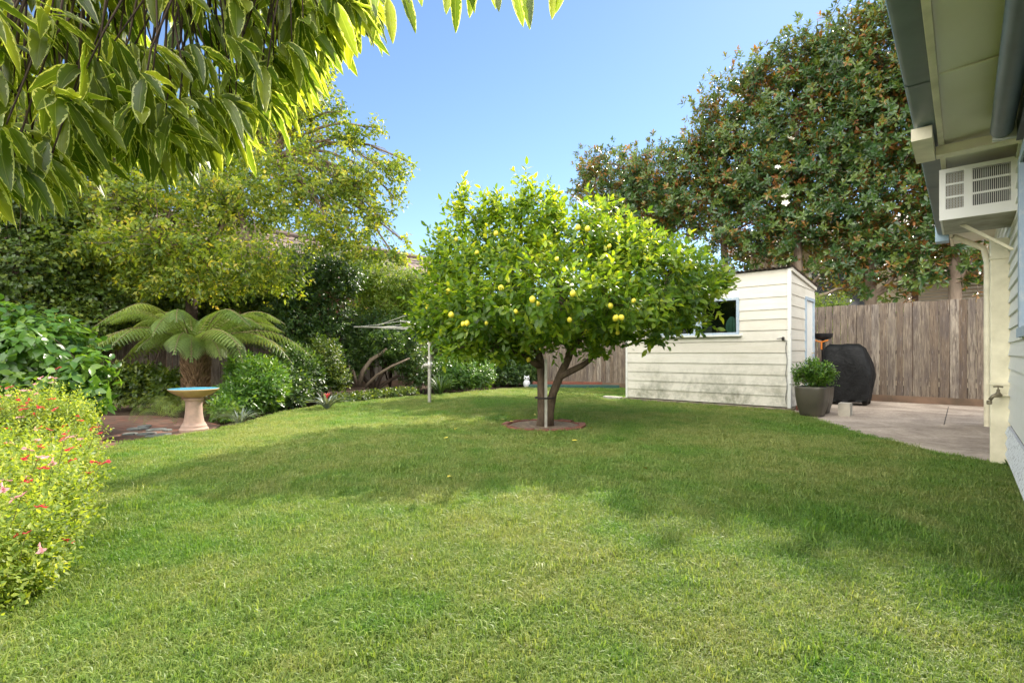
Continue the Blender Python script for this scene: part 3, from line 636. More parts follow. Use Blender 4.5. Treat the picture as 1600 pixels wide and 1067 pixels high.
# ------------------------------------------------------------ barbecue under cover
bq = np.array([6.60, 9.85, .012]); bbq = thing('covered_barbecue', bq, 'bulky barbecue under a wrinkled black vinyl cover in front of the fence', 'barbecue')
n, mm = 72, 22; vs = []
for i in range(mm):
    u = i/(mm-1); z = 1.16*u if i else 0.07
    hw_ = .44 if u < .55 else .44-.14*((u-.55)/.45)**1.1; hd = .31 if u < .7 else .31-.07*((u-.7)/.3)
    hw_ *= (.90+.10*min(1, u/.45)) ; dxx = .04*math.sin(u*3)
    if i == mm-1: hw_ *= .8; hd *= .6; z = 1.18
    for k in range(n):
        an = 2*math.pi*k/n; c_, s_ = math.cos(an), math.sin(an)
        ex = .30; q = (abs(c_)**(2/ex)+abs(s_)**(2/ex))**(-ex/2)
        wr = 1+.022*math.sin(7*an+5*u)+.02*math.sin(13*an-9*u*2+1)*(1-u*.6)+.012*math.sin(29*an+14*u)
        loc = A*(c_*q*hw_*wr+dxx)*-1+B*(s_*q*hd*wr); vs.append(bq+loc+Z*(z+.01*math.sin(5*an+8*u)))
mb = MB(); mb.add(vs, [(i*n+k, i*n+(k+1) % n, (i+1)*n+(k+1) % n, (i+1)*n+k) for i in range(mm-1) for k in range(n)]+[tuple((mm-1)*n+k for k in range(n))])
m = NT('black_vinyl'); v = m.coord(); f = m.noise(5, 6, .65, v, 1.5); M_vin = m.end(m.prin((.004, .0045, .005), m.ramp(f, [(.3, (.5, .5, .5)), (.7, (.7, .7, .7))]), m.bump(f, .7, .03), spec=.3))
mb.build('cover', M_vin, bbq, smooth=True)
for dx, dy_ in ((-.36, -.2), (.36, -.2), (-.36, .2), (.36, .2)):
    c0 = bq+A*dx+B*dy_; MB().tube([c0+B*-.02+Z*.045, c0+B*.02+Z*.045], .045, 14).build('wheel', M_dark, bbq)
# kettle lid on a stand with orange handle, shelf
kp = P(1286, 553, 10.3); kp[2] = .012
kt = thing('fire_bowl', kp, 'black metal bowl on a post with an orange handle standing behind the barbecue', 'fire bowl')
MB().tube([kp, kp+Z*1.28], .03, 10).build('post', plain('blk', (.015, .015, .016), .5), kt)
mb = MB(); mb.lathe(kp+Z*1.28, [(.05, 0), (.13, .02), (.17, .06), (.18, .13), (.165, .13), (.15, .06), (.04, .03)], 28); mb.build('bowl', plain('blk2', (.02, .02, .022), .35), kt, smooth=True, sharp=40)
mb = MB(); q = kp-B*.16; mb.tube([q+A*.12+Z*1.27, q+A*.04+Z*1.24, q+Z*1.235-A*.0, q-A*.04+Z*1.24, q-A*.12+Z*1.27], .014, 8); mb.tube([q+Z*1.24, q+Z*1.08], .016, 8); mb.build('handle', plain('orangeplastic', (.75, .23, .03), .4), kt)
fp = fence_pt(0, 0, 0); 
t0 = 3.03; o = MB().fbox(fence_pt, t0-.16, t0+.2, -.22, -.03, 1.62, 1.645); MBs = o
tag(o.build('wall_shelf', plain('shelfm', (.06, .05, .045), .7), origin=fence_pt(t0, 0, 1.62)), 'small dark shelf fixed to the fence beside the shed', 'shelf')

# ------------------------------------------------------------ plant pots
def pot(c, wt, wb, h, label, mat, rot=0.75, group=None):
    root = thing('potted_plant', c, label, 'potted plant', group)
    n = 64; rows_ = [(wb*.86, 0), (wb*.96, .012), (wb*1.0, .05), (wb+(wt-wb)*.5, h*.35), (wb+(wt-wb)*.85, h*.65), (wt, h*.93), (wt*1.0, h-.004), (wt*.985, h), (wt*.90, h), (wt*.88, h-.03), (wt*.8, h-.035)]
    vs = []
    for r_, z in rows_:
        for k in range(n):
            an = 2*math.pi*k/n; c_, s_ = math.cos(an), math.sin(an); ex = .42; q = (abs(c_)**(2/ex)+abs(s_)**(2/ex))**(-ex/2)*r_/2
            x, y = c_*q, s_*q; vs.append((c[0]+x*math.cos(rot)-y*math.sin(rot), c[1]+x*math.sin(rot)+y*math.cos(rot), c[2]+z))
    mb = MB(); mb.add(vs, [(i*n+k, i*n+(k+1) % n, (i+1)*n+(k+1) % n, (i+1)*n+k) for i in range(len(rows_)-1) for k in range(n)]+[tuple(range(n))[::-1]])
    mb.build('pot', mat, root, smooth=True, sharp=45)
    mb = MB(); mb.lathe(c+Z*(h-.05), [(wt*.46, 0), (wt*.42, .01)], 24); mb.build('soil', M_soil, root)
    return root
M_pot = plain('pot_glaze', (.075, .066, .045), .38, sc_=4, c2=(.05, .045, .034))
pc = np.array([4.80, 7.93, .012])
pot2 = pot(pc+np.array([.36, .42, 0]), .40, .30, .44, 'dark square pot with a leafy shrub half hidden behind the front pot', M_pot)
pot1 = pot(pc, .44, .32, .47, 'large bronze-grey tapered pot with a leafy green shrub at the shed corner', M_pot)
MB().fbox(lambda t, s, z: pc+A*t+B*s+Z*z, -.46, -.30, .30, .55, 0, .2).build('paver', plain('paverm', (.5, .46, .38), .9, nz=.3), origin=pc)
tag(bpy.data.objects['paver'], 'pale concrete paver standing beside the plant pots', 'paver')
# low green garden edging at the back and an owl ornament
gA, gB = G(826, 606.5), G(968, 607.5)
d_ = unit(gB-gA); nr = np.array([-d_[1], d_[0], 0]); L_ = np.linalg.norm(gB-gA)
bed = thing('raised_garden_bed', gA, 'low dark green edged garden bed along the foot of the back fence', 'garden bed')
fr = lambda t, s, z: gA+d_*t+nr*s+Z*z
mb = MB(); mb.fbox(fr, 0, L_, 0, .06, -.02, .11); mb.build('edging', plain('edgegreen', (.03, .09, .075), .5, nz=.3), bed, bevel=.01)
mb = MB(); mb.fbox(fr, .0, L_, .061, .62, -.02, .085); mb.build('soil', M_soil, bed)
for k in range(4):
    t0 = L_*(k+.12)/4; mb = MB(); mb.fbox(fr, t0, t0+.9, .62, .70, 0, .16); mb.build('brick_row', M_brick, bed, bevel=.006)
ow = G(823, 605.5); owl = thing('owl_figurine', ow, 'small white owl figurine standing at the back edge of the lawn', 'figurine')
M_owl = plain('owlm', (.75, .77, .80), .5, nz=.3, sc_=25)
mb = MB(); mb.lathe(ow, [(.06, 0), (.085, .04), (.10, .12), (.09, .19), (.065, .22)], 20); mb.build('body', M_owl, owl, smooth=True)
mb = MB(); mb.lathe(ow+Z*.215, [(.06, 0), (.085, .03), (.088, .07), (.065, .11), (.02, .125)], 20)
for s_ in (-1, 1): mb.tube([ow+np.array([s_*.05, 0, .31]), ow+np.array([s_*.065, 0, .37])], [.022, .004], 8)
mb.build('head', M_owl, owl, smooth=True)
for s_ in (-1, 1): MB().tube([ow+np.array([s_*.034, -.078, .29]), ow+np.array([s_*.036, -.092, .29])], .02, 10).build('eye', M_dark, owl)

# ------------------------------------------------------------ neighbours
def roof_tiles(P0, U, W, lu, lw, pitch_u=.30, pitch_w=.33, amp=.035):
    nu = int(lu/pitch_u*6); nw = int(lw/pitch_w)
    us = np.linspace(0, lu, nu); ws = []
    for k in range(nw): ws += [k*pitch_w, (k+1)*pitch_w-.01]
    ws = np.array(ws); N = unit(np.cross(U, W)); N = N if N[2] > 0 else -N
    TU, TW = np.meshgrid(us, ws, indexing='ij')
    hh = amp*np.abs(np.sin(TU*math.pi/pitch_u))+.03*(1-(TW % pitch_w)/pitch_w)
    V = P0+U*TU[..., None]+W*TW[..., None]+N*hh[..., None]; nw2 = len(ws)
    I = np.arange((nu-1)*nw2).reshape(nu-1, nw2)[:, :-1].ravel(); Q = np.stack([I, I+nw2, I+nw2+1, I+1], 1)
    return V.reshape(-1, 3), Q
M_tile = plain('roof_tile', (.20, .135, .11), .75, sc_=3, c2=(.10, .085, .08), bump=.3)
M_nb = plain('neighbour_brick', (.26, .10, .07), .9, sc_=30, c2=(.25, .1, .07)); M_render = plain('beige_render', (.62, .53, .38), .8, nz=.12, sc_=2)
def lf(y, o, z): # left neighbour frame: parallel to left fence, o metres beyond it
    return np.array([-18.5+.911*y, y, 0])+A*o+Z*z
nh = thing('tiled_house', lf(16, 1.4, 0), 'neighbouring house with a brown tiled roof seen above the shrubs beyond the left fence', 'house')
e0, e1 = lf(9, .95, 3.35), lf(20.5, .95, 3.35); r0, r1 = lf(9, 3.9, 5.15), lf(20.5, 3.9, 5.15)
V, Q = roof_tiles(e0, B, unit(r0-e0), np.linalg.norm(e1-e0), np.linalg.norm(r0-e0)); link('roof', mesh_np('roof', V, Q, smooth=False), M_tile, nh)
mb = MB(); mb.hexa([lf(9, 1.4, 0), lf(20.3, 1.4, 0), lf(20.3, 1.6, 0), lf(9, 1.6, 0), lf(9, 1.4, 3.4), lf(20.3, 1.4, 3.4), lf(20.3, 1.6, 3.4), lf(9, 1.6, 3.4)])
mb.hexa([lf(20.1, 1.6, 0), lf(20.3, 1.6, 0), lf(20.3, 6, 0), lf(20.1, 6, 0), lf(20.1, 1.6, 3.4), lf(20.3, 1.6, 3.4), lf(20.3, 6, 3.4), lf(20.1, 6, 3.4)])
mb.build('wall', M_nb, nh)
mb = MB(); mb.hexa([lf(9, .8, 3.22), lf(20.5, .8, 3.22), lf(20.5, .94, 3.22), lf(9, .94, 3.22), lf(9, .8, 3.36), lf(20.5, .8, 3.36), lf(20.5, .94, 3.36), lf(9, .94, 3.36)]); mb.build('gutter', M_white, nh)
V, Q = roof_tiles(lf(20.5, 6.8, 3.35), B*0+A*-1, unit(lf(20.5, 3.9, 5.15)-lf(20.5, 3.9, 5.15)+np.array([0, 0, 1.])*1.8-A*0-B*-.0-B*2.2), 5.8, 2.8)
for q in (0,): pass
mb = MB(); mb.tube([r0+Z*.05, r1+Z*.05], .11, 8); mb.build('ridge_cap', M_tile, nh)
mb = MB(); mb.hexa([lf(9, 3.9, 5.1), lf(20.5, 3.9, 5.1), lf(20.5, 6.8, 3.3), lf(9, 6.8, 3.3), lf(9, 3.9, 5.16), lf(20.5, 3.9, 5.16), lf(20.5, 6.8, 3.36), lf(9, 6.8, 3.36)]); mb.build('rear_roof', M_tile, nh)
# brick gable house at far left
bh = thing('brick_house', P(190, 553, 12.5)*np.array([1, 1, 0]), 'red brick neighbour wall with a white window glimpsed through the left trees', 'house')
def bf(u, s, z): # u along image x (metres), at depth 12.5
    return np.array([(190-800)/F*12.5+u, 12.5+s, z])
mb = MB(); mb.fbox(bf, -4.5, -.64, 0, .2, 0, 4.2); mb.fbox(bf, .06, 1.9, 0, .2, 0, 4.2); mb.fbox(bf, -.64, .06, 0, .2, 0, 3.0); mb.fbox(bf, -.64, .06, 0, .2, 3.75, 4.2); mb.build('wall', M_nb, bh)
mb = MB(); mb.fbox(bf, -.66, .08, -.04, -.001, 2.93, 3.0); mb.fbox(bf, -.66, .08, -.04, -.001, 3.74, 3.8); mb.fbox(bf, -.66, -.60, -.04, -.001, 3.0, 3.74); mb.fbox(bf, .01, .08, -.04, -.001, 3.0, 3.74); mb.fbox(bf, -.32, -.28, -.038, -.001, 3.0, 3.74)
wb = mb.build('window', M_white, bh); mb = MB(); mb.fbox(bf, -.60, .01, .02, .03, 2.98, 3.76); mb.build('pane', plain('skyglass', (.28, .42, .60), .15), wb)
mb = MB(); mb.fbox(bf, -2.2, 1.6, -.35, -.05, 2.62, 2.80); mb.build('bargeboard', plain('bargem', (.55, .50, .40), .7), bh)
# beige house at right behind the magnolias
rh = thing('beige_house', fence_pt(2, 8, 0), 'two storey beige rendered house behind the magnolia trees and right fence', 'house')
mb = MB(); mb.fbox(fence_pt, -8, 6.4, 7, 7.3, 0, 4.8); mb.fbox(fence_pt, 6.1, 6.4, 7.3, 14, 0, 4.8); mb.build('wall', M_render, rh)
mb = MB(); mb.hexa([fence_pt(-8.5, 6.4, 4.7), fence_pt(7, 6.4, 4.7), fence_pt(7, 14, 4.7), fence_pt(-8.5, 14, 4.7), fence_pt(-8.5, 6.4, 4.9), fence_pt(7, 6.4, 4.9), fence_pt(3, 14, 7.0), fence_pt(-8.5, 14, 7.0)]); mb.build('roof', M_tile, rh)
mb = MB(); mb.fbox(fence_pt, -8.5, 7, 6.25, 6.38, 4.68, 4.9); mb.build('gutter', M_white, rh)
M_vd = plain('verandah_brown', (.10, .055, .035), .7)
mb = MB(); mb.hexa([fence_pt(-8, 4.2, 3.3), fence_pt(1.5, 4.2, 3.3), fence_pt(1.5, 7, 3.7), fence_pt(-8, 7, 3.7), fence_pt(-8, 4.2, 3.4), fence_pt(1.5, 4.2, 3.4), fence_pt(1.5, 7, 3.8), fence_pt(-8, 7, 3.8)]); mb.build('verandah_roof', M_vd, rh)
mb = MB(); mb.fbox(fence_pt, -8, 1.5, 4.05, 4.18, 3.22, 3.42); mb.build('verandah_fascia', plain('vf', (.6, .58, .55), .6), rh)
for t0 in (-5.5, -3, -.6, 1.3):
    mb = MB(); mb.fbox(fence_pt, t0, t0+.14, 4.2, 4.34, 0, 3.3); mb.build('verandah_post', M_vd, rh)
mb = MB()
for k in range(9): mb.fbox(fence_pt, -7.9, 1.3, 4.40, 4.42, 2.05+k*.09, 2.08+k*.09)
mb.build('lattice', plain('latt', (.4, .36, .3), .7), rh)
mb = MB(); mb.fbox(fence_pt, 2.6, 4.4, 6.9, 6.99, 2.2, 3.9); wr = mb.build('window', M_white, rh); mb = MB(); mb.fbox(fence_pt, 2.7, 4.3, 6.87, 6.89, 2.3, 3.8); mb.build('pane', plain('dglass', (.05, .06, .07), .1), wr)
# ------------------------------------------------------------ leaf materials
M_lemon = leaf_mat('lemon_leaf', [(0, (.035, .085, .014)), (.35, (.10, .19, .022)), (.65, (.24, .33, .035)), (1, (.52, .52, .06))], .36, .5)
M_mag = leaf_mat('magnolia_leaf', [(0, (.025, .065, .022)), (.5, (.06, .125, .032)), (.89, (.15, .21, .05)), (.93, (.28, .14, .04)), (1, (.36, .19, .06))], .28, .26, under=(.36, .15, .05), spec=.6)
M_dec = leaf_mat('autumn_leaf', [(0, (.035, .07, .012)), (.4, (.12, .19, .025)), (.72, (.28, .34, .05)), (.93, (.52, .46, .07)), (1, (.40, .22, .05))], .5, .45)
M_ivy = leaf_mat('ivy_leaf', [(0, (.03, .06, .014)), (.6, (.09, .15, .025)), (1, (.25, .29, .04))], .42, .32)
M_glossy = leaf_mat('glossy_leaf', [(0, (.03, .07, .02)), (.6, (.07, .14, .03)), (1, (.18, .26, .05))], .34, .30, spec=.6)
M_bright = leaf_mat('bright_leaf', [(0, (.08, .14, .02)), (.5, (.16, .25, .035)), (1, (.32, .38, .06))], .45, .42)
M_hyd = leaf_mat('broad_leaf', [(0, (.04, .11, .02)), (.6, (.10, .21, .035)), (1, (.22, .34, .05))], .30, .36, spec=.6)
M_salv = leaf_mat('salvia_leaf', [(0, (.07, .13, .025)), (.4, (.20, .29, .05)), (.8, (.38, .43, .09)), (1, (.52, .52, .2))], .5, .45)
M_fern = leaf_mat('fern_leaf', [(0, (.07, .13, .03)), (.6, (.17, .25, .07)), (1, (.34, .38, .15))], .42, .38, noise=False)
M_strap = leaf_mat('strap_leaf', [(0, (.03, .07, .02)), (1, (.08, .14, .04))], .4, .25)
M_silver = leaf_mat('silver_leaf', [(0, (.16, .20, .18)), (1, (.30, .34, .32))], .5, .15)
B_lem = bark_mat('lemon_bark', (.05, .036, .026), (.17, .125, .085), 10)
B_mag = bark_mat('magnolia_bark', (.14, .10, .075), (.36, .29, .22), 6)
B_dec = bark_mat('twig_bark', (.10, .075, .05), (.30, .23, .17), 9)
B_dark = bark_mat('dark_bark', (.03, .022, .016), (.10, .07, .05), 10)
T_l = tmpl_leaf(.12, .22); T_s = tmpl_simple()

def shrub(name, loc, label, cat, blobs, mat, n, k, gap, L, W, tm=None, bark=None, up=.35, zmin=.02, r0=.55, a0=25, a1=75, droop=.25, stems=40, hubs=None, group=None, r1=1.05, upn=.6, r_main=.03, r_tw=.006, rej=.5, parts=('stems', 'foliage'), sag=.1, inner=True):
    root = thing(name, loc, label, cat, group)
    tips, out, idx = sample(blobs, n, r0, r1, zmin, rej)
    dirs = unit(out+Z*up+rdir(len(out))*.35)
    sets = [shoots(tips, dirs, k, gap, L, W, tm or T_s, a0, a1, droop, upn)]
    if inner:                                   # the leaves deeper in the crown
        t2, o2, _ = sample([(b[0], b[1]*.72) for b in blobs], n//4, .2, 1, zmin, .0)
        sets.append(shoots(t2, unit(o2+Z*up+rdir(len(o2))*.8), k, gap, L*1.05, W*1.05, T_s, a0, a1, droop, upn))
    if hubs is None: hubs = [(np.array([loc[0], loc[1], .05]), r_main)]
    mb = branchwork(MB(), hubs, blobs, tips, r_main, r_tw, sag, stems)
    mb.build(parts[0], bark or B_dark, root, smooth=True)
    foliage(parts[1], root, mat, sets)
    return root, tips

# ------------------------------------------------------------ lemon tree
LB = G(850, 665)
lem = thing('lemon_tree', LB, 'wide low lemon tree with yellow fruit in the middle of the lawn', 'tree')
LBl = [blob(*b) for b in ((890, 455, 6.9, 125, 80), (780, 445, 6.9, 105, 88), (1000, 445, 6.9, 105, 72), (700, 478, 6.9, 50, 58), (1082, 448, 7.1, 58, 48), (735, 375, 7.2, 50, 60),
        (830, 345, 7.0, 52, 50), (822, 300, 7.0, 17, 36), (722, 318, 7.2, 17, 30), (868, 318, 7.1, 14, 26), (910, 375, 6.9, 72, 52), (985, 390, 7.1, 58, 42), (1050, 405, 7.2, 45, 36),
        (860, 462, 6.0, 105, 62), (960, 478, 6.1, 80, 46), (760, 480, 6.3, 75, 50), (880, 440, 7.9, 130, 72), (1000, 450, 7.8, 90, 50), (770, 440, 7.9, 90, 60),
        (735, 530, 6.7, 48, 26), (660, 500, 7., 26, 34), (955, 522, 6.6, 42, 20), (1058, 488, 6.9, 50, 34), (935, 340, 7.2, 25, 30), (775, 325, 7.1, 22, 30), (985, 355, 7.2, 20, 22), (688, 410, 7.1, 30, 42), (1118, 432, 7.1, 24, 26), (800, 525, 6.8, 40, 26), (900, 520, 6.9, 50, 22), (770, 548, 6.6, 46, 18, .4), (715, 545, 6.6, 34, 18, .4), (925, 540, 6.5, 36, 20, .35), (855, 528, 6.4, 60, 18, .4), (1015, 520, 6.6, 40, 18, .4), (820, 552, 6.9, 26, 16, .3))]
tips, out, _ = sample(LBl, 5300, .62, 1.08, .86, .62)
dirs = unit(out+Z*.75+rdir(len(out))*.4); tips = tips+dirs*(rng.uniform(0, 1, len(tips))**5*.26)[:, None]
t2, o2, _ = sample([(b[0], b[1]*.8) for b in LBl], 1500, .3, 1, 1.0, 0)
foliage('foliage', lem, M_lemon, [shoots(tips, dirs, 7, .032, .108, .054, T_l, 20, 75, .25, .6, rj=.4, base_rnd=np.clip(rng.uniform(0, 1, len(tips))**1.3*.8+.22*(tips[:, 2]-1.6)/1.6, 0, 1)), shoots(t2, unit(rdir(len(t2))+Z*.4), 6, .035, .09, .046, T_s, 25, 80, .3, .5, base_rnd=rng.uniform(0, .5, len(t2)))])
mb = MB(); d = 6.92
def PP(*l): return [P(*q) for q in l]
mb.tube(PP((849, 668, d), (848, 650, d), (846, 620, d), (846, 590, d), (844, 565, d), (838, 538, d), (842, 515, d+.1), (856, 498, d+.2), (880, 480, d+.3)), [.105, .070, .060, .057, .055, .052, .046, .042, .036], 14, wob=.10)
mb.tube(PP((856, 668, d), (858, 645, d-.02), (864, 615, d-.05), (876, 585, d-.05), (888, 560, d), (896, 530, d+.05), (908, 505, d+.1), (935, 480, d+.1)), [.09, .066, .058, .055, .052, .048, .042, .036], 14, wob=.10)
mb.tube(PP((872, 590, d-.05), (890, 581, d-.1), (908, 572, d-.1), (922, 562, d-.1), (930, 548, d)), [.052, .046, .042, .036, .028], 10, wob=.1)
mb.tube(PP((845, 572, d), (828, 562, d-.1), (806, 550, d-.1), (775, 542, d-.1), (745, 528, d)), [.06, .048, .04, .034, .026], 10, wob=.1)
mb.tube(PP((840, 530, d), (832, 505, d+.3), (815, 480, d+.6)), [.055, .045, .035], 10, wob=.1)
mb.tube(PP((888, 555, d), (905, 530, d-.3), (915, 500, d-.6)), [.05, .04, .03], 10, wob=.1)
mb.tube(PP((896, 525, d), (935, 508, d+.1), (985, 500, d+.1), (1050, 490, d+.1)), [.055, .045, .035, .025], 10, wob=.1)
hubs = [(P(880, 485, d+.3), .05), (P(935, 482, d+.1), .05), (P(775, 540, d), .04), (P(815, 480, d+.6), .045), (P(915, 500, d-.6), .04), (P(1040, 490, d), .035), (P(850, 500, d+.1), .05)]
branchwork(mb, hubs, LBl, tips, .04, .006, .05, 260)
mb.build('trunk', B_lem, lem, smooth=True)
# lemons
lm = MB(); lm.lathe((0, 0, -.036), [(.004, 0), (.010, .005), (.024, .014), (.031, .030), (.032, .040), (.027, .056), (.014, .066), (.006, .072), (.002, .074)], 18)
mm_ = NT('lemon_skin'); M_fruit = mm_.end(mm_.prin(mm_.mix(mm_.noise(9, 2, vec=mm_.coord()), (.75, .58, .04), (.62, .60, .06)), .38, mm_.bump(mm_.noise(220, 2, .5, mm_.coord()), .3, .002)))
lem_px = [(832, 468), (705, 492), (724, 506), (730, 505), (962, 497), (971, 496), (916, 519), (823, 546), (826, 562), (783, 450), (775, 365), (903, 356), (918, 358), (895, 459), (954, 478), (806, 487), (890, 500), (965, 520), (713, 374), (952, 385),
          (988, 438), (840, 475), (760, 505), (668, 480), (1010, 405), (870, 405), (745, 395), (990, 470), (845, 545), (700, 455)]
first = None
for i, (X, Y) in enumerate(lem_px):
    best = 99                                     # front surface of the crown along this line of sight
    for c_, r_ in LBl:
        dr_ = unit(P(X, Y, 1.)-np.array([0, 0, EYE])); oc = np.array([0, 0, EYE])-c_; a_ = np.sum((dr_/r_)**2); b_ = 2*np.sum(dr_*oc/r_**2); cc = np.sum((oc/r_)**2)-1
        D_ = b_*b_-4*a_*cc
        if D_ > 0: best = min(best, (-b_-D_**.5)/(2*a_)*dr_[1])
    dd = min(best, 7.2)-(.07 if i < 14 else -.02)
    if first is None: o = lm.build('lemon', M_fruit, lem, origin=(0, 0, 0), smooth=True); first = o
    else: o = first.copy(); col.objects.link(o); o.parent = lem
    o.location = P(X, Y, dd)-LB; o.rotation_euler = (random.uniform(-.5, .5), random.uniform(-.5, .5), random.uniform(0, 6)); s_ = random.uniform(.92, 1.12) if i < 14 else random.uniform(.7, .95); o.scale = (s_, s_, s_*1.05)
# stake, ring
st = G(853, 668)
stake = thing('metal_stake', st, 'thin grey metal stake tied to the front of the lemon tree trunk', 'stake')
MB().fbox(lambda a, b, c: st+np.array([a, b, c]), -.018, .018, -.006, 0, -.03, .93).build('bar', M_galv, stake); 
MB().fbox(lambda a, b, c: st+np.array([a, b, c]), -.018, -.012, 0, .03, -.03, .93).build('flange', M_galv, stake)
mb = MB(); mb.tube([st+np.array([.13*math.cos(a)-.01, .09+.115*math.sin(a), .40]) for a in np.linspace(0, 6.283, 20)], .012, 6); mb.build('tie', M_dark, stake)
RC = np.array([LB[0], LB[1]+.02, 0]); rr = .53
flat('tree_ring_soil', [(RC[0]+.6*math.cos(a), RC[1]+.6*math.sin(a)) for a in np.linspace(0, 6.2832, 33)[:-1]], .006, plain('ring_soil', (.30, .22, .15), .95, sc_=16, c2=(.10, .07, .05), bump=1.))
bm_ = MB().box(-.11, .11, -.05, .05, -.03, .045); fb = None
for k in range(15):
    a = 2*math.pi*k/15+random.uniform(-.04, .04); p_ = RC+np.array([rr*math.cos(a), rr*math.sin(a), random.uniform(-.03, -.012)])
    if fb is None: o = bm_.build('edging_brick', M_brick, origin=(0, 0, 0), bevel=.008); fb = o
    else: o = fb.copy(); col.objects.link(o)
    o.location = p_; o.rotation_euler = (random.uniform(-.08, .08), random.uniform(-.08, .08), a+math.pi/2+random.uniform(-.12, .12))
    tag(o, 'old red brick sunk in the ring round the lemon tree trunk', 'brick', 'bricks ringing the lemon tree')

# ------------------------------------------------------------ magnolias beyond the fence
def md(X, s=1.7):
    r_ = (X-800)/F; p = np.array([8.95, 9.23])+B[:2]*s; t = (p[0]-r_*p[1])/(.7393+.6735*r_); return p[1]+.6735*t
def mblob(X, Y, rx, rz=None, s=1.7, ry=.95): return blob(X, Y, md(X, s), rx, rz, ry)
mags = [
 ('magnolia_tree', 1492, [(1500, 60, 90), (1520, 200, 80), (1530, 330, 60, 50), (1450, 150, 60), (1445, 40, 60), (1475, 270, 55), (1520, 405, 45, 30), (1470, 360, 45, 40), (1590, 120, 70), (1430, 235, 35)], 'tall dark magnolia tree nearest the house gutter with a pale trunk above the fence'),
 ('magnolia_tree', 1358, [(1350, 45, 42), (1330, 120, 65), (1385, 110, 60), (1385, 210, 70), (1330, 220, 60), (1400, 310, 55), (1345, 310, 60), (1375, 385, 48, 36), (1430, 400, 40, 35), (1290, 90, 35), (1410, 445, 32, 18), (1290, 130, 40)], 'tall bronze-leaved magnolia tree rising highest against the sky behind the fence'),
 ('magnolia_tree', 1248, [(1230, 115, 45), (1190, 150, 48), (1250, 185, 60), (1195, 225, 55), (1270, 265, 55), (1220, 300, 55), (1290, 340, 50), (1240, 375, 48, 40), (1310, 400, 40, 35), (1250, 90, 28), (1335, 445, 30, 20), (1160, 130, 25)], 'dark magnolia tree with white blooms standing behind the shed roof'),
 ('magnolia_tree', 1140, [(1108, 178, 32), (1130, 225, 48), (1090, 260, 42), (1150, 285, 50), (1110, 320, 48), (1175, 345, 50), (1150, 385, 45, 35), (1070, 240, 24), (1075, 330, 40)], 'magnolia tree with brown undersides above the right part of the lemon tree'),
 ('magnolia_tree', 985, [(935, 280, 34, 30), (925, 258, 20), (975, 262, 28), (990, 300, 40), (1030, 280, 42), (955, 315, 34), (1045, 320, 40), (905, 292, 16), (1010, 250, 18), (1010, 350, 50)], 'smallest and farthest magnolia tree left of the row against the sky')]
mags += [('magnolia_tree', 1640, [(1640, 100, 100), (1600, 200, 70), (1680, 230, 90), (1620, 20, 80), (1700, 60, 80)], 'unseen magnolia tree added behind the house eave at the right end of the row for shade'), ('magnolia_tree', 1850, [(1850, 200, 110), (1780, 250, 90)], 'unseen magnolia tree added behind the house to shade the lawn')]  # two unseen trees added past the visible row to shade the right lawn
T_m = tmpl_leaf(.16, .06, .75, 1.0, .3, .68)
mag_roots = []
for nm, X0, bl, lab in mags:
    d0 = md(X0); base_ = P(X0, 553, d0); base_[2] = 0
    bls = [mblob(*b) for b in bl]
    root = thing(nm, base_, lab, 'tree', 'magnolia trees behind the fence')
    area = sum(b[1][0]*b[1][2] for b in bls)
    n = int(area*(112 if X0 < 1600 else 20))
    tips, out, _ = sample(bls, n, .5, 1.06, 2.15, .45); rp_ = rng.integers(1, 7, len(tips)); tips = np.repeat(tips, rp_, 0)+out.repeat(rp_, 0)*.03; out = np.repeat(out, rp_, 0); tips = tips+rng.normal(0, .13, tips.shape)
    dirs = unit(out*1.0+Z*.35+np.array([-.1, -.25, 0])+rdir(len(out))*.45); tips = tips+dirs*(rng.uniform(0, 1, len(tips))**4*.35)[:, None]
    t2, o2, _ = sample([(b[0], b[1]*.75) for b in bls], n, .2, 1, 2.2, 0)
    foliage('foliage', root, M_mag, [shoots(tips, dirs, 9, .013, .148, .056, T_m, 25, 88, .0, .05, rj=.12), shoots(t2, unit(rdir(len(t2))+Z*.6), 6, .035, .15, .062, T_s, 30, 80, .05, .1)])
    zc = max(b[0][2] for b in bls)-.4; tx = base_
    topc = np.mean([b[0] for b in bls], axis=0)
    tr = [tx-Z*.05, tx+Z*1., tx+Z*2.3+rdir(1)[0]*.06, tx*.6+.4*np.array([topc[0], topc[1], 0])+Z*max(3.2, zc*.55), np.array([topc[0], topc[1], zc])]
    mb = MB(); mb.tube(tr, [.16, .13, .12, .09, .03], 12, wob=.06)
    hub = [(tr[2], .09), (tr[3], .09), ((tr[3]+tr[4])/2, .06), (tr[4], .03)]
    branchwork(mb, hub, bls, tips, .06, .010, .02, 160); mb.build('trunk', B_mag, root, smooth=True)
    mag_roots.append((root, base_, bls))
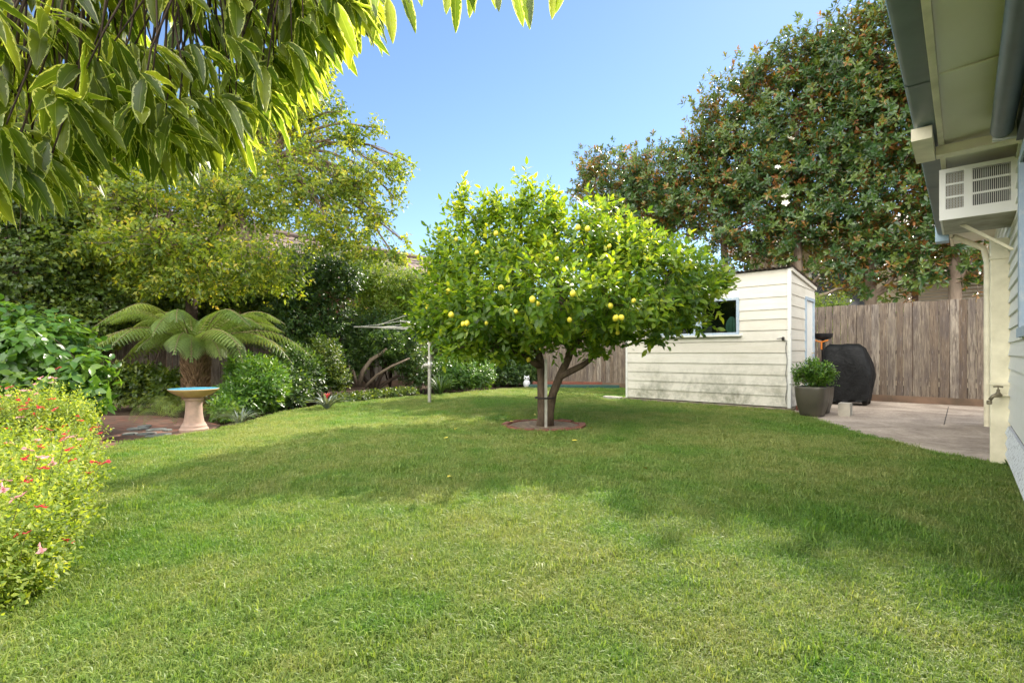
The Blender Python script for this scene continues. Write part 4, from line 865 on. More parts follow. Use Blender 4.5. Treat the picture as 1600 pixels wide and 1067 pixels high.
# white blooms
pt = MB(); vs = []; 
for k in range(8):
    a = k*2.4; e_ = np.array([math.cos(a), math.sin(a), 0]); sd_ = np.array([-math.sin(a), math.cos(a), 0]); r_ = .12 if k < 5 else .09; up_ = .25 if k < 5 else .8
    q = [np.zeros(3), e_*r_*.55+sd_*.042+Z*r_*up_*.4, e_*r_+Z*r_*up_, e_*r_*.55-sd_*.042+Z*r_*up_*.4, e_*r_*.55+Z*r_*up_*.25]
    pt.add(q, [(0, 1, 4), (1, 2, 4), (4, 2, 3), (0, 4, 3)])
pt.lathe((0, 0, .0), [(.008, 0), (.016, .02), (.012, .05), (.003, .06)], 8)
M_petal = plain('petal', (.80, .78, .68), .5); M_petal.use_backface_culling = False; fb = None
for X, Y, ti in ((1234, 218, 2), (1226, 307, 2), (1227, 318, 2), (1215, 262, 2)):
    root, base_, bls = mag_roots[ti]
    best = 99; dr_ = unit(P(X, Y, 1.)-np.array([0, 0, EYE]))
    for c_, r_ in bls:
        oc = np.array([0, 0, EYE])-c_; a_ = np.sum((dr_/r_)**2); b_ = 2*np.sum(dr_*oc/r_**2); cc = np.sum((oc/r_)**2)-1; D_ = b_*b_-4*a_*cc
        if D_ > 0: best = min(best, (-b_-D_**.5)/(2*a_)*dr_[1])
    dd = min(best, md(X))-.18
    if fb is None: o = pt.build('flower', M_petal, root, origin=(0, 0, 0), smooth=True); fb = o
    else: o = fb.copy(); col.objects.link(o); o.parent = root
    o.location = P(X, Y, dd)-base_; o.rotation_euler = (R(55+random.uniform(-20, 20)), 0, random.uniform(-.5, .5)); s_ = 1.15 if X == 1234 else random.uniform(.6, .9); o.scale = (s_,)*3
shrub('shrub', P(1296, 553, md(1296, .7))*np.array([1, 1, 0]), 'yellow-green bush peeping over the fence beside the shed', 'shrub', [blob(1280, 478, md(1280, .8), 24, 22), blob(1310, 474, md(1310, .8), 20, 18), blob(1296, 520, md(1296, .8), 36, 30)], M_bright, 900, 6, .02, .05, .02, stems=20)

# ------------------------------------------------------------ deciduous tree on the left
dt = thing('deciduous_tree', P(300, 553, 10.2)*np.array([1, 1, 0]), 'large twiggy tree with small yellowing leaves filling the left background', 'tree')
DBl = [blob(*b) for b in ((100, 250, 10, 120, 110, 1.4), (260, 230, 10.5, 110, 100, 1.3), (400, 200, 10.5, 80, 78, 1.1), (475, 170, 10, 50, 60, .9), (350, 320, 10, 110, 75, 1.3), (470, 290, 10, 90, 70, 1.1), (555, 285, 10, 55, 48, .8),
        (612, 268, 10, 34, 18, .5), (520, 365, 9.6, 60, 34, .8), (250, 385, 9.2, 110, 45, 1.), (400, 405, 9.2, 80, 32, .8), (595, 345, 10, 26, 22, .4), (550, 215, 10, 34, 20, .4), (150, 400, 9.5, 70, 46, 1.), (300, 440, 9.5, 110, 34, .8), (430, 440, 9.6, 60, 26, .6), (190, 430, 9.8, 70, 34, .7), (190, 330, 9.6, 90, 60, 1), (-20, 200, 10, 110, 130, 1.2), (500, 125, 10, 22, 30, .4), (645, 256, 10, 14, 8, .2), (590, 200, 10, 14, 10, .2), (628, 375, 10, 12, 10, .2), (618, 310, 10, 20, 14, .2), (535, 175, 10, 14, 12, .2), (620, 405, 9.9, 20, 10, .2), (575, 400, 9.8, 40, 16, .4))]
tips, out, _ = sample(DBl, 4700, .2, 1.12, 1.9, 0); rp_ = rng.integers(1, 6, len(tips)); tips = np.repeat(tips, rp_, 0); out = np.repeat(out, rp_, 0); tips = tips+rng.normal(0, .085, tips.shape)
dirs = unit(out*.7+np.array([.25, 0, -.15])+rdir(len(out))*.7)
foliage('foliage', dt, M_dec, [shoots(tips, dirs, 6, .045, .10, .052, T_s, 30, 80, .35, .5, rj=.4)])
mb = MB(); b0 = P(300, 553, 10.2)*np.array([1, 1, 0])
t1 = P(300, 430, 10.2); t2_ = P(270, 340, 10.3); t3 = P(360, 330, 10.2); t4 = P(200, 260, 10.2); t5 = P(420, 250, 10.3)
mb.tube([b0, (b0+t1)/2+A*.05, t1], [.13, .11, .10], 12, wob=.08)
for a_, b_, r_ in ((t1, t2_, .07), (t1, t3, .07), (t2_, t4, .05), (t3, t5, .05)): mb.tube(arc(a_, b_, .08, 6), list(np.linspace(r_, r_*.6, 6)), 9, wob=.08)
mb.build('trunk', B_dark, dt, smooth=True); mb = MB()
branchwork(mb, [(t2_, .08), (t3, .08), (t4, .07), (t5, .06)], DBl, tips, .05, .009, .12, 1500)
mb.build('twigs', B_dec, dt, smooth=True)

# ivy-clad dark tree at the far left
shrub('ivy_tree', P(40, 553, 8.7)*np.array([1, 1, 0]), 'dark ivy covered tree at the far left edge behind the broad-leaved shrub', 'tree',
      [blob(*b) for b in ((20, 420, 8.7, 90, 80, .9), (95, 430, 9.2, 60, 55, .7), (60, 330, 9, 70, 70, .8), (-40, 320, 8.6, 80, 100, .8), (150, 465, 9.4, 60, 28, .5), (110, 380, 9.3, 40, 50, .6), (60, 500, 8.8, 110, 50, .6))],
      M_ivy, 5200, 5, .03, .075, .06, stems=200, up=.1, droop=.4, r_main=.16, r_tw=.01, parts=('trunk', 'foliage'), zmin=.3)

# ------------------------------------------------------------ left border shrubs
def sh(label, bl, mat, n, L, W, name='shrub', cat='shrub', k=6, gap=.025, **kw):
    bl = [blob(*b) for b in bl]; c_ = bl[0][0]; return shrub(name, np.array([c_[0], c_[1], 0]), label, cat, bl, mat, n, k, gap, L, W, **kw)
sh('tall glossy dark green shrub to the right of the tree fern', ((510, 410, 12, 56, 30, .6), (470, 430, 11.5, 48, 55, .8), (505, 480, 11.8, 50, 66, .8), (455, 500, 11., 42, 60, .7), (535, 430, 12, 40, 42, .7), (490, 560, 11.2, 50, 50, .7), (420, 460, 11.5, 40, 40, .6)), M_glossy, 4200, .085, .04)
sh('bright yellow-green bush above the clothesline arms and below the tiled roof', ((610, 440, 13.6, 48, 36, .8), (570, 430, 13.2, 36, 36, .7), (645, 470, 13.8, 34, 40, .6), (590, 480, 13.4, 55, 34, .7), (655, 440, 13.8, 22, 22, .4)), M_bright, 3000, .08, .038)
sh('dark shrub with bare crooked branches behind the clothesline', ((585, 540, 12.6, 52, 34, .6), (545, 560, 12.4, 34, 42, .6), (630, 545, 13, 40, 40, .6), (655, 580, 13.2, 34, 30, .5), (575, 505, 12.8, 60, 26, .6), (640, 510, 13.4, 34, 30, .5)), M_glossy, 3300, .08, .038, stems=120, r_main=.08, r_tw=.008)
mb = MB(); d = 12.0
mb.tube(PP((562, 600, d), (567, 580, d), (580, 562, d), (596, 552, d), (604, 545, d)), [.06, .055, .05, .04, .03], 9, wob=.1); mb.tube(PP((570, 605, d), (590, 585, d), (612, 572, d), (640, 560, d)), [.045, .035, .03, .02], 8, wob=.1); mb.tube(PP((558, 600, d), (552, 580, d), (544, 570, d)), [.04, .035, .03], 8)
cr = thing('bare_shrub', G(562, 618), 'crooked bare pale branches of an old shrub rising under the dark leaves', 'shrub'); mb.build('branches', B_mag, cr, smooth=True)
foliage('foliage', cr, M_glossy, [shoots(P(600, 535, 12.1)+rdir(260)*np.array([.5, .3, .3]), rdir(260)+Z*.3, 6, .03, .08, .04, T_s)])
sh('dense leafy shrub right of the bird bath at the lawn edge', ((375, 622, 8., 34, 36, .4), (410, 600, 8.5, 38, 44, .5), (350, 640, 7.5, 22, 22, .25), (385, 580, 8.8, 30, 30, .4)), M_hyd, 2200, .09, .032, a1=65)
sh('bushy dark shrub beside the bromeliad at the left lawn edge', ((450, 605, 9.3, 34, 38, .5), (478, 590, 10, 30, 44, .5), (455, 570, 9.8, 36, 36, .5), (430, 635, 9., 24, 16, .3)), M_glossy, 2000, .085, .034)
sh('dark leafy wall of climber behind the tree fern crown', ((230, 480, 10.8, 110, 44, .4), (380, 480, 11.2, 90, 44, .4), (300, 450, 11.2, 140, 30, .4), (130, 520, 10.2, 70, 40, .4)), M_ivy, 3600, .085, .06, name='climber', cat='climber', up=.0)
sh('shady plants behind the bird bath under the tree fern', ((225, 600, 9.2, 40, 34, .5), (270, 605, 9, 34, 30, .4), (190, 600, 9, 30, 34, .4)), M_ivy, 1400, .09, .05)
sh('low rounded hedge of bright green leaves right of the clothesline pole', ((720, 582, 13.6, 36, 28, .6), (700, 578, 14., 30, 26, .6), (748, 584, 14, 28, 28, .6), (690, 596, 13.2, 22, 14, .4)), M_hyd, 2600, .075, .032)
sh('dark bluish shrub in the back corner beside the owl figurine', ((800, 580, 16, 38, 24, .6), (830, 575, 16.6, 24, 26, .5), (778, 578, 16, 22, 26, .5)), M_glossy, 1600, .11, .05)
sh('dark leafy shrub in the back left corner under the lemon tree', ((745, 545, 16, 45, 30, .7), (700, 535, 15.2, 40, 34, .7), (790, 545, 16.8, 40, 30, .6)), M_ivy, 2200, .09, .045)
sh('creeping low green ground cover along the far lawn edge', tuple((X, 553+775/dd-6, dd, 22, 8, .35) for X, dd in ((535, 10.3), (560, 10.7), (585, 11.2), (610, 11.6), (632, 12.))), M_ivy, 1800, .05, .04, name='ground_cover', cat='ground cover', k=4, stems=0, hubs=[(G(580, 622), .01)], inner=False)
sh('small rust-tipped shrub among the left border plants', ((505, 560, 10.6, 30, 34, .4), (525, 590, 10.6, 24, 24, .3)), M_ivy, 900, .07, .03)
# strap-leaf plants, bromeliad, ferns
def strap(name, c, label, cat, n, L, W, mat, lean=.5, flower=False):
    root = thing(name, c, label, cat); Vs = []; Fq = []; rn = []; off = 0
    for i in range(n):
        a = random.uniform(0, 6.28); e_ = np.array([math.cos(a), math.sin(a), 0]); s_ = np.array([-e_[1], e_[0], 0]); l = L*random.uniform(.7, 1.15); ln = random.uniform(.2, 1)*lean*1.6
        rv = random.random(); pts = []
        for j in range(8):
            u = j/7; w_ = W*(1-u**2.5)*(.6+.4*min(1, u*4)); p = c+e_*(.03+l*ln*u**1.3)+Z*(l*(u-ln*.62*u**2.4)); pts += [p-s_*w_/2+Z*w_*.2, p, p+s_*w_/2+Z*w_*.2]
        for j in range(7):
            b = off+3*j; Fq += [(b, b+1, b+4, b+3), (b+1, b+2, b+5, b+4)]
        Vs += pts; off += 24; rn += [rv]*24
    link('leaves', mesh_np('leaves', np.array(Vs), np.array(Fq), rn), mat, root)
    if flower:
        mb = MB()
        for k in range(7):
            a = k*.9; mb.tube([c+Z*.20, c+Z*.26+np.array([math.cos(a)*.03, math.sin(a)*.03, 0]), c+Z*.29+np.array([math.cos(a)*.055, math.sin(a)*.055, 0])], [.008, .012, .003], 6)
        mb.tube([c, c+Z*.24], .008, 6); mb.build('flower_spike', plain('bromred', (.55, .05, .05), .5), root)
    return root
strap('strap_leaf_plant', G(688, 617), 'clump of arching strap leaves at the foot of the low hedge', 'plant', 70, .62, .035, M_strap)
strap('strap_leaf_plant', G(672, 617)+np.array([.1, .3, 0]), 'smaller strap-leaf clump just behind the clothesline pole', 'plant', 40, .5, .03, M_strap)
strap('bromeliad', G(506, 641)+np.array([0, .15, 0]), 'silver-leaved bromeliad with a red flower spike at the left lawn edge', 'bromeliad', 34, .42, .055, M_silver, .7, True)
strap('strap_leaf_plant', G(330, 652)+np.array([0, .2, 0]), 'dark strap-leaf clump directly behind the bird bath', 'plant', 46, .55, .03, M_strap)
strap('strap_leaf_plant', G(375, 661), 'short pale-striped grassy clump right of the bird bath at the lawn edge', 'plant', 50, .28, .022, M_silver, .8)

def frond_arrays(c, az, L, rise, droop, npin, nl, pw, base_rnd):
    """rachis from c outwards; pinnae of up to pw metres each side, leaflets along them"""
    e_ = np.array([math.cos(az), math.sin(az), 0]); s_ = np.array([-e_[1], e_[0], 0])
    u = np.linspace(0, 1, 24); tw = random.uniform(-.15, .15)
    ray = np.array([c+e_*(L*(x-.12*x*x))+s_*(tw*L*x*x)+Z*(rise*math.sin(min(1, x*1.25)*math.pi*.5)*1.0-droop*x**2.4) for x in u])
    def at(x): return np.stack([np.interp(x, u, ray[:, k]) for k in range(3)], -1)
    x = np.linspace(.10, .985, npin); p = at(x); t = unit(at(np.minimum(x+.02, 1))-at(x-.02))
    prof = pw*np.sin(np.clip(.1+.95*x, 0, 1)*math.pi)**.55*(1-.25*x)+.02
    Pp = []; D = []; N = []; Lf = []; 
    for sg in (-1, 1):
        side_ = s_*sg
        v = np.linspace(.06, 1, nl)
        dirp = unit(side_[None]+t*.35-Z*.12)
        pp = p[:, None]+dirp[:, None]*(prof[:, None]*v[None])[..., None]-Z*(prof[:, None]*.55*v[None]**2)[..., None]
        pd = unit(dirp[:, None]-Z*(.7*v[None])[..., None]+0*pp)
        nrm = unit(np.cross(t, dirp)*sg*-1); nrm = np.where(nrm[:, 2:3] < 0, -nrm, nrm); nrm = np.repeat(nrm[:, None], nl, 1)
        ll = (.010+.020*np.sin(np.pi*np.clip(.15+.8*v, 0, 1)))[None]*np.ones((npin, 1))*(pw/.26)
        for sg2 in (-1, 1):
            dl = unit(t[:, None]*sg2*.9+pd*.55)
            Pp.append(pp.reshape(-1, 3)); D.append(dl.reshape(-1, 3)); N.append(nrm.reshape(-1, 3)); Lf.append(ll.ravel())
    Pp = np.concatenate(Pp); D = np.concatenate(D); N = np.concatenate(N)+rdir(len(Pp))*.2; Lf = np.concatenate(Lf)
    rn = np.clip(base_rnd+rng.normal(0, .12, len(Pp)), 0, 1)
    V, Fc, rr_ = leaves(Pp, D, N, Lf, Lf*.42, T_s, rn)
    return V, Fc, rr_, ray, at, p, prof, s_, t
TFb = P(306, 553, 8.6)*np.array([1, 1, 0])
tf = thing('tree_fern', TFb, 'spreading tree fern with long arching fronds and shaggy brown trunk behind the bird bath', 'tree fern')
mb = MB(); mb.tube([TFb, TFb+Z*.4, TFb+Z*.8, TFb+Z*1.12], [.15, .16, .19, .18], 18, wob=.15)
for i in range(520):
    z = random.uniform(.05, 1.15); a = random.uniform(0, 6.28); e_ = np.array([math.cos(a), math.sin(a), 0]); r_ = .15+.03*z; l = random.uniform(.08, .17)
    p0 = TFb+e_*(r_-.02)+Z*z; mb.tube([p0, p0+e_*.045+Z*l*.5, p0+e_*.085+Z*l], [.020, .016, .004], 5)
mb.build('trunk', bark_mat('fern_trunk', (.05, .03, .018), (.36, .24, .14), 16), tf, smooth=False)
M_rach = plain('rachis', (.16, .13, .05), .6)
tc = TFb+Z*1.10
fr_list = []
for i in range(15): fr_list.append((i*2*math.pi/15+random.uniform(-.12, .12), random.uniform(1.8, 2.15), random.uniform(.34, .55), random.uniform(.45, .75)))
for i in range(17): fr_list.append((i*2*math.pi/17+.3+random.uniform(-.15, .15), random.uniform(1.35, 1.7), random.uniform(.65, .9), random.uniform(.3, .55)))
for i in range(4): fr_list.append((-math.pi/2+(i-1.5)*.75+random.uniform(-.1, .1), random.uniform(1.0, 1.25), random.uniform(.28, .4), random.uniform(.45, .6)))
for az, L_, ri, drp in fr_list:
    V, Fc, rn, ray, at, pp_, prof, s_, t_ = frond_arrays(tc+rdir(1)[0]*.04, az, L_, ri, drp, 25, 22, .27, random.uniform(.25, .75))
    o = foliage('frond', tf, M_fern, [(V, Fc, rn)])
    mb = MB(); mb.tube(list(ray[::2])+[ray[-1]], list(np.linspace(.014, .003, 13)), 5); mb.build('stalk', M_rach, o, smooth=True)
def fern(c, L, n, label):
    root = thing('fern', c, label, 'fern'); sets = []
    for i in range(n): 
        r_ = frond_arrays(c+Z*.03, i*2*math.pi/n+random.uniform(-.2, .2), L*random.uniform(.8, 1.1), L*random.uniform(.5, .9), L*random.uniform(.3, .7), 22, 6, L*.2, random.uniform(.1, .6)); sets.append(r_[:3])
    foliage('fronds', root, M_fern, sets)
for X, Y, L_, lab in ((262, 657, .55, 'low green fern immediately left of the bird bath'), (232, 653, .5, 'small fern at the edge of the brick path left of the others'), (345, 662, .45, 'small fern just right of the bird bath pedestal'), (285, 648, .5, 'fern in the shade directly behind the bird bath pedestal')):
    fern(G(X, Y), L_, 13, lab)

# ------------------------------------------------------------ broad-leaved shrub
T_b = tmpl_leaf(.14, .28, .95, .85, .3, .62)
sh('large broad-leaved green shrub at the left with drooping glossy leaves', ((55, 560, 5.7, 88, 72, .65), (130, 585, 5.5, 36, 44, .35), (10, 520, 5.8, 80, 50, .6), (85, 530, 5.9, 50, 36, .45), (-50, 570, 5.4, 90, 90, .7), (150, 620, 5.3, 20, 30, .2), (60, 640, 5.4, 80, 60, .5)), M_hyd, 1050, .135, .075, tm=T_b, k=6, gap=.045, droop=.55, a0=45, a1=85, stems=110, r_main=.02, r_tw=.006, rej=.6)
# ------------------------------------------------------------ salvia
sb = [blob(*b) for b in ((30, 850, 2.15, 70, 90, .22), (-20, 900, 1.95, 80, 90, .22), (78, 800, 2.5, 46, 70, .2), (104, 745, 3.0, 40, 56, .22), (40, 780, 2.6, 60, 90, .25), (20, 905, 2.0, 44, 44, .12), (30, 690, 4.0, 62, 60, .5), (92, 668, 4.3, 34, 46, .4), (40, 780, 3.3, 62, 70, .4), (95, 745, 3.7, 26, 50, .3), (112, 700, 3.9, 30, 36, .3), (60, 640, 4.2, 60, 34, .4), (10, 850, 2.75, 60, 62, .3), (70, 810, 3.1, 34, 50, .2), (-60, 760, 3.0, 90, 110, .5), (-60, 680, 4., 90, 70, .5), (60, 860, 2.9, 30, 40, .2), (-10, 915, 2.4, 60, 40, .2), (30, 905, 2.55, 40, 34, .15), (-30, 960, 2.2, 40, 26, .12), (90, 830, 3.1, 26, 30, .15))]
tips, out, _ = sample(sb, 12500, .5, 1.05, .03, .4)
sv = thing('salvia_bush', G(20, 800), 'sunlit salvia bush with small red and pink flowers spilling over the left lawn edge', 'flowering bush')
dirs = unit(out*.9+Z*.7+rdir(len(out))*.6); tips = tips+dirs*(rng.uniform(0, 1, len(tips))**3*.12)[:, None]
foliage('foliage', sv, M_salv, [shoots(tips, dirs, 9, .019, .030, .015, T_s, 35, 85, .1, .5, rj=.5)])
mb = branchwork(MB(), [(G(20, 800), .012), (G(40, 740), .012), (G(0, 880), .012)], sb, tips, .01, .0022, .1, 500)
fl_s = rng.choice(len(tips), 900, replace=False); fl = []
for i in fl_s:
    p = tips[i]; X = 800+F*p[0]/p[1]; Y = HY-F*(p[2]-1)/p[1]
    if p[2] > .12 and X > -10 and out[i][1] < .15 and out[i][2] > -.3: fl.append(i)
fl = fl[:96]; fpos = []
for i in fl:
    dd_ = unit(out[i]*.6+Z*.8+np.array([.25, 0, 0])+rdir(1)[0]*.25); q = tips[i]+dd_*random.uniform(.06, .16); mb.tube([tips[i]-dd_*.05, (tips[i]+q)/2, q], [.0022, .0018, .0012], 4); fpos.append(q)
mb.build('stems', plain('salstem', (.16, .15, .05), .6), sv)
M_red = leaf_mat('salvia_red', [(0, (.55, .02, .03)), (1, (.72, .08, .09))], .45, .3, tcol=(.9, .1, .1), noise=False); M_pink = leaf_mat('salvia_pink', [(0, (.78, .30, .32)), (1, (.85, .55, .55))], .45, .3, tcol=(.9, .5, .5), noise=False)
def floret(mat):
    mb = MB(); mb.tube([(0, 0, 0), (.008, 0, .004), (.016, 0, .006)], [.002, .0035, .004], 6)
    for s_, z_, l_, w_ in ((-1, -.004, .020, .011), (1, -.004, .020, .011), (0, -.008, .022, .012), (0, .008, .012, .006)):
        b_ = np.array([.015, 0, .005]); e_ = np.array([l_, s_*.010, z_]); mb.add([b_, b_+e_*.6+np.array([0, w_, 0]), b_+e_, b_+e_*.6-np.array([0, w_, 0])], [(0, 1, 2, 3)])
    for k in range(3): mb.tube([(0, 0, -.0), (-.006-.005*k, .004*(k-1), .006)], [.0025, .001], 5)
    return mb.build('flower', mat, sv, origin=(0, 0, 0))
fr0 = floret(M_red); fp0 = floret(M_pink)
for i, q in enumerate(fpos):
    src = fp0 if i % 3 == 1 else fr0
    o = src if i in (0, 1) else src.copy()
    if i not in (0, 1): col.objects.link(o); o.parent = sv
    o.location = q-G(20, 800); s_ = random.uniform(.95, 1.3); o.scale = (s_,)*3; o.rotation_euler = (random.uniform(-.5, .5), random.uniform(-.5, .5), random.uniform(-2.6, .8))

# ------------------------------------------------------------ potted shrub foliage
def pot_plant(root, c, h, R_, n, L):
    bl = [(c+Z*(h+.22), np.array([R_*.8, R_*.8, .22])), (c+Z*(h+.24)+np.array([R_*.8, -.05, 0]), np.array([R_*.45, R_*.5, .16])), (c+Z*(h+.22)+np.array([-R_*.8, .05, 0]), np.array([R_*.45, R_*.5, .17])), (c+Z*(h+.36)+np.array([R_*.1, .05, 0]), np.array([R_*.4, R_*.4, .12])), (c+Z*(h+.3)+np.array([-R_*.4, -.1, 0]), np.array([R_*.3, R_*.3, .14]))]
    tips, out, _ = sample(bl, n, .4, 1.05, h+.02, .3); dirs = unit(out*.6+Z*.7+rdir(len(out))*.35)
    foliage('foliage', root, M_hyd, [shoots(tips, dirs, 8, .022, L, L*.42, T_l, 30, 75, .1, .5)])
    branchwork(MB(), [(c+Z*(h-.04), .012)], bl, tips, .01, .004, .02, 60).build('stems', B_mag, root, smooth=True)
pot_plant(pot1, pc, .47, .24, 330, .055); pot_plant(pot2, pc+np.array([.36, .42, 0]), .44, .22, 260, .055)
strap('weed', G(1571, 727)+np.array([0, -.05, 0]), 'little weed tuft growing at the foot of the boxed pipe', 'weed', 14, .07, .012, M_strap)
# fallen leaves on the lawn
m_y = plain('fallen_yellow', (.62, .50, .06), .6); fb = None
for X, Y in ((788, 659), (713, 672), (700, 688), (796, 662), (997, 690), (925, 671), (893, 693), (1003, 736), (706, 750), (835, 650)):
    if fb is None:
        V, Fc, rr_ = leaves(np.array([[0, 0, .0]]), np.array([[1., 0, 0]]), np.array([[0, 0, 1.]]), .07, .035, T_l, .5); fb = o = link('fallen_leaf', mesh_np('fallen_leaf', V, Fc, rr_), m_y)
    else: o = fb.copy(); col.objects.link(o)
    o.location = G(X, Y)+Z*.035; o.rotation_euler = (random.uniform(-.3, .3), random.uniform(-.3, .3), random.uniform(0, 6)); tag(o, 'single yellow fallen leaf lying on the lawn near the lemon tree', 'leaf', 'yellow leaves fallen on the lawn')
# ------------------------------------------------------------ overhanging variegated tree
m = NT('variegated_leaf'); uvn = m.n('ShaderNodeUVMap'); uvn.uv_map = 'UVMap'; sx = m.n('ShaderNodeSeparateXYZ'); m.l(uvn.outputs[0], sx.inputs[0])
r = m.attr(); cxx = m.n('ShaderNodeCombineXYZ'); m.l(m.math('MULTIPLY', sx.outputs[0], 2.), cxx.inputs[0]); m.l(m.math('MULTIPLY', sx.outputs[1], 9.), cxx.inputs[1]); m.l(m.math('MULTIPLY', r, 91.), cxx.inputs[2])
nz = m.noise(1.1, 3, .6, cxx.outputs[0]); ax = m.math('ABSOLUTE', m.math('SUBTRACT', m.math('MULTIPLY', sx.outputs[0], 2.), 1.))
edge_ = m.ramp(m.math('ADD', ax, m.math('MULTIPLY', m.math('SUBTRACT', nz, .5), 1.1)), [(.80, (0, 0, 0)), (.85, (1, 1, 1))])
mid = m.ramp(ax, [(.02, (1, 1, 1)), (.06, (0, 0, 0))])
vein = m.n('ShaderNodeTexWave'); vein.inputs['Scale'].default_value = 1.0; 
vc = m.n('ShaderNodeCombineXYZ'); m.l(m.math('ADD', m.math('MULTIPLY', sx.outputs[1], 6.), m.math('MULTIPLY', ax, -1.2)), vc.inputs[0]); m.l(vc.outputs[0], vein.inputs[0])
gr = m.ramp(r, [(0, (.06, .11, .02)), (.5, (.14, .19, .03)), (1, (.30, .32, .05))]); gr = m.mix(m.math('MULTIPLY', nz, .5), gr, (.06, .095, .04))
gr = m.mix(m.ramp(vein.outputs['Fac'], [(.0, (.35, .35, .35)), (.12, (0, 0, 0))]), gr, (.12, .17, .05))
c = m.mix(m.math('MULTIPLY', mid, .5), gr, (.28, .32, .12)); c = m.mix(edge_, c, (.55, .56, .34))
p = m.prin(c, .27, m.bump(vein.outputs['Fac'], .25, .002), spec=.6); t = m.n('ShaderNodeBsdfTranslucent'); m.l(m.mix(1., c, (2.7, 2.7, .6), 'MULTIPLY'), t.inputs[0])
x = m.n('ShaderNodeMixShader'); x.inputs[0].default_value = .6; m.l(p, x.inputs[1]); m.l(t.outputs[0], x.inputs[2]); M_var = m.end(x.outputs[0])
ot = thing('variegated_tree', np.array([-3.4, .3, 0]), 'overhanging tree with long cream-edged variegated leaves framing the top left corner', 'tree')
rows_, cols_ = 12, 5
def hero(base, d0, n0, L, W, curl, sidec):
    """one long leaf, bending towards the ground"""
    p = np.array(base, float); d = unit(d0); n = unit(n0-d*np.dot(n0, d)); st_ = L/(rows_-1); V = []; U = []
    wav = random.uniform(0, 6)
    for i in range(rows_):
        u = i/(rows_-1); s = np.cross(n, d); w_ = W*(math.sin(math.pi*min(1, u**.85*.97+.03))**.75)*(1.-.1*u)+.004*(1-u)
        if i == rows_-1: w_ = .001
        for j in range(cols_):
            q = (j-2)/2; V.append(p+s*(q*w_/2)+n*(abs(q)*w_*.16+.05*w_*math.sin(u*17+wav+q*1.5)*abs(q))+s*sidec*u*u*L); U.append((j/4, u))
        p = p+d*st_; g = -Z*curl*st_*7; d = unit(d+g*(1-abs(d[2]) * .5)); n = unit(n-d*np.dot(n, d))
    return V, U
HV = []; HU = []; HF_ = []; HR = []; quad = [(i*cols_+j, i*cols_+j+1, (i+1)*cols_+j+1, (i+1)*cols_+j) for i in range(rows_-1) for j in range(cols_-1)]
def addleaf(*a):
    V, U = hero(*a); off = len(HV); HV.extend(V); HU.extend(U); HR.extend([random.random()]*len(V)); HF_.extend([tuple(off+i for i in f) for f in quad])
fX = [-80, 0, 50, 100, 170, 260, 320, 370, 430, 455, 475, 520, 570, 585, 640]; fY = [370, 350, 350, 320, 262, 295, 280, 255, 212, 190, 150, 112, 98, 55, 30]
nodes = []; tries = 0
while len(nodes) < 250 and tries < 20000:
    tries += 1
    X = random.uniform(-90, 585); dd = 1.05+max(0, X)/600*.45+random.uniform(0, .42); lp = .15/dd*F
    Y = random.uniform(-70, np.interp(X, fX, fY)-lp*.86)
    if random.random() < .5: Y = np.interp(X, fX, fY)-lp*random.uniform(.86, 1.5)
    if Y < -110: continue
    q = P(X, Y, dd)
    if any(np.linalg.norm(q-o_) < .054 for o_ in nodes): continue
    nodes.append(q)
for q in nodes:
    tw = unit(np.array([.55, random.uniform(-.5, .3), -.45])+rdir(1)[0]*.4); nl_ = random.randint(6, 9)
    for j in range(nl_):
        e_ = rdir(1)[0]; e_ = unit(e_-tw*np.dot(e_, tw)); a = random.uniform(.5, 1.35); d0 = tw*math.cos(a)+e_*math.sin(a); d0 = unit(d0-Z*.75+np.array([.15, 0, 0]))
        addleaf(q+e_*.008-tw*.006*j, d0, np.cross(np.cross(d0, Z), d0)+rdir(1)[0]*.7, random.uniform(.085, .175), random.uniform(.024, .044), random.uniform(.3, 1.6), random.uniform(-.12, .12))
tops = [(588, 28, .1), (600, -5, .3), (614, 68, .15), (650, 52, .4), (660, 10, .2), (697, 22, -.1), (712, 52, 0), (733, 28, -.2), (742, 20, .3), (775, 14, .2), (780, 18, .1), (818, 42, .25), (828, 46, .1), (862, 30, -.15), (868, 20, -.4), (560, 90, .5), (640, 5, .2), (690, -5, 0), (810, 12, -.1)]
for X, Y, ln in tops:
    dd = random.uniform(1.25, 1.5); Lp = .13/dd*F; tip = P(X, Y, dd); d0 = unit(np.array([ln*.8, random.uniform(-.3, .3), -1])); b_ = tip-d0*.13
    addleaf(b_, d0, np.array([random.uniform(-.7, .7), -1, .2]), .132, .034, .2, 0.); nodes_top = b_
link('foliage', mesh_np('foliage', HV, HF_, HR, HU), M_var, ot)
mb = MB(); main_ = [np.array([-3.4, .3, -.02]), np.array([-3.3, .4, 1.]), np.array([-3.0, .6, 2.0]), np.array([-2.4, 1.0, 2.4]), np.array([-1.4, 1.4, 2.35]), np.array([-.5, 1.5, 2.35]), np.array([.1, 1.45, 2.3])]
mb.tube(main_, [.09, .08, .06, .045, .03, .018, .008], 12, wob=.08)
mp_ = [main_[3]*(1-u)+main_[4]*u for u in (0, .3, .6, .9)]+[main_[4]*(1-u)+main_[5]*u for u in (.2, .5, .8)]
for q in nodes:
    h = min(mp_, key=lambda z: np.linalg.norm(z-q)); mb.tube(arc(h, q, .06, 6, .06), list(np.linspace(.0045, .0018, 6)), 5)
for X, Y, ln in tops[::2]: mb.tube(arc(main_[5], P(X, -85, 1.35), .03, 5), list(np.linspace(.005, .002, 5)), 5)
mb.build('trunk', B_dark, ot, smooth=True)

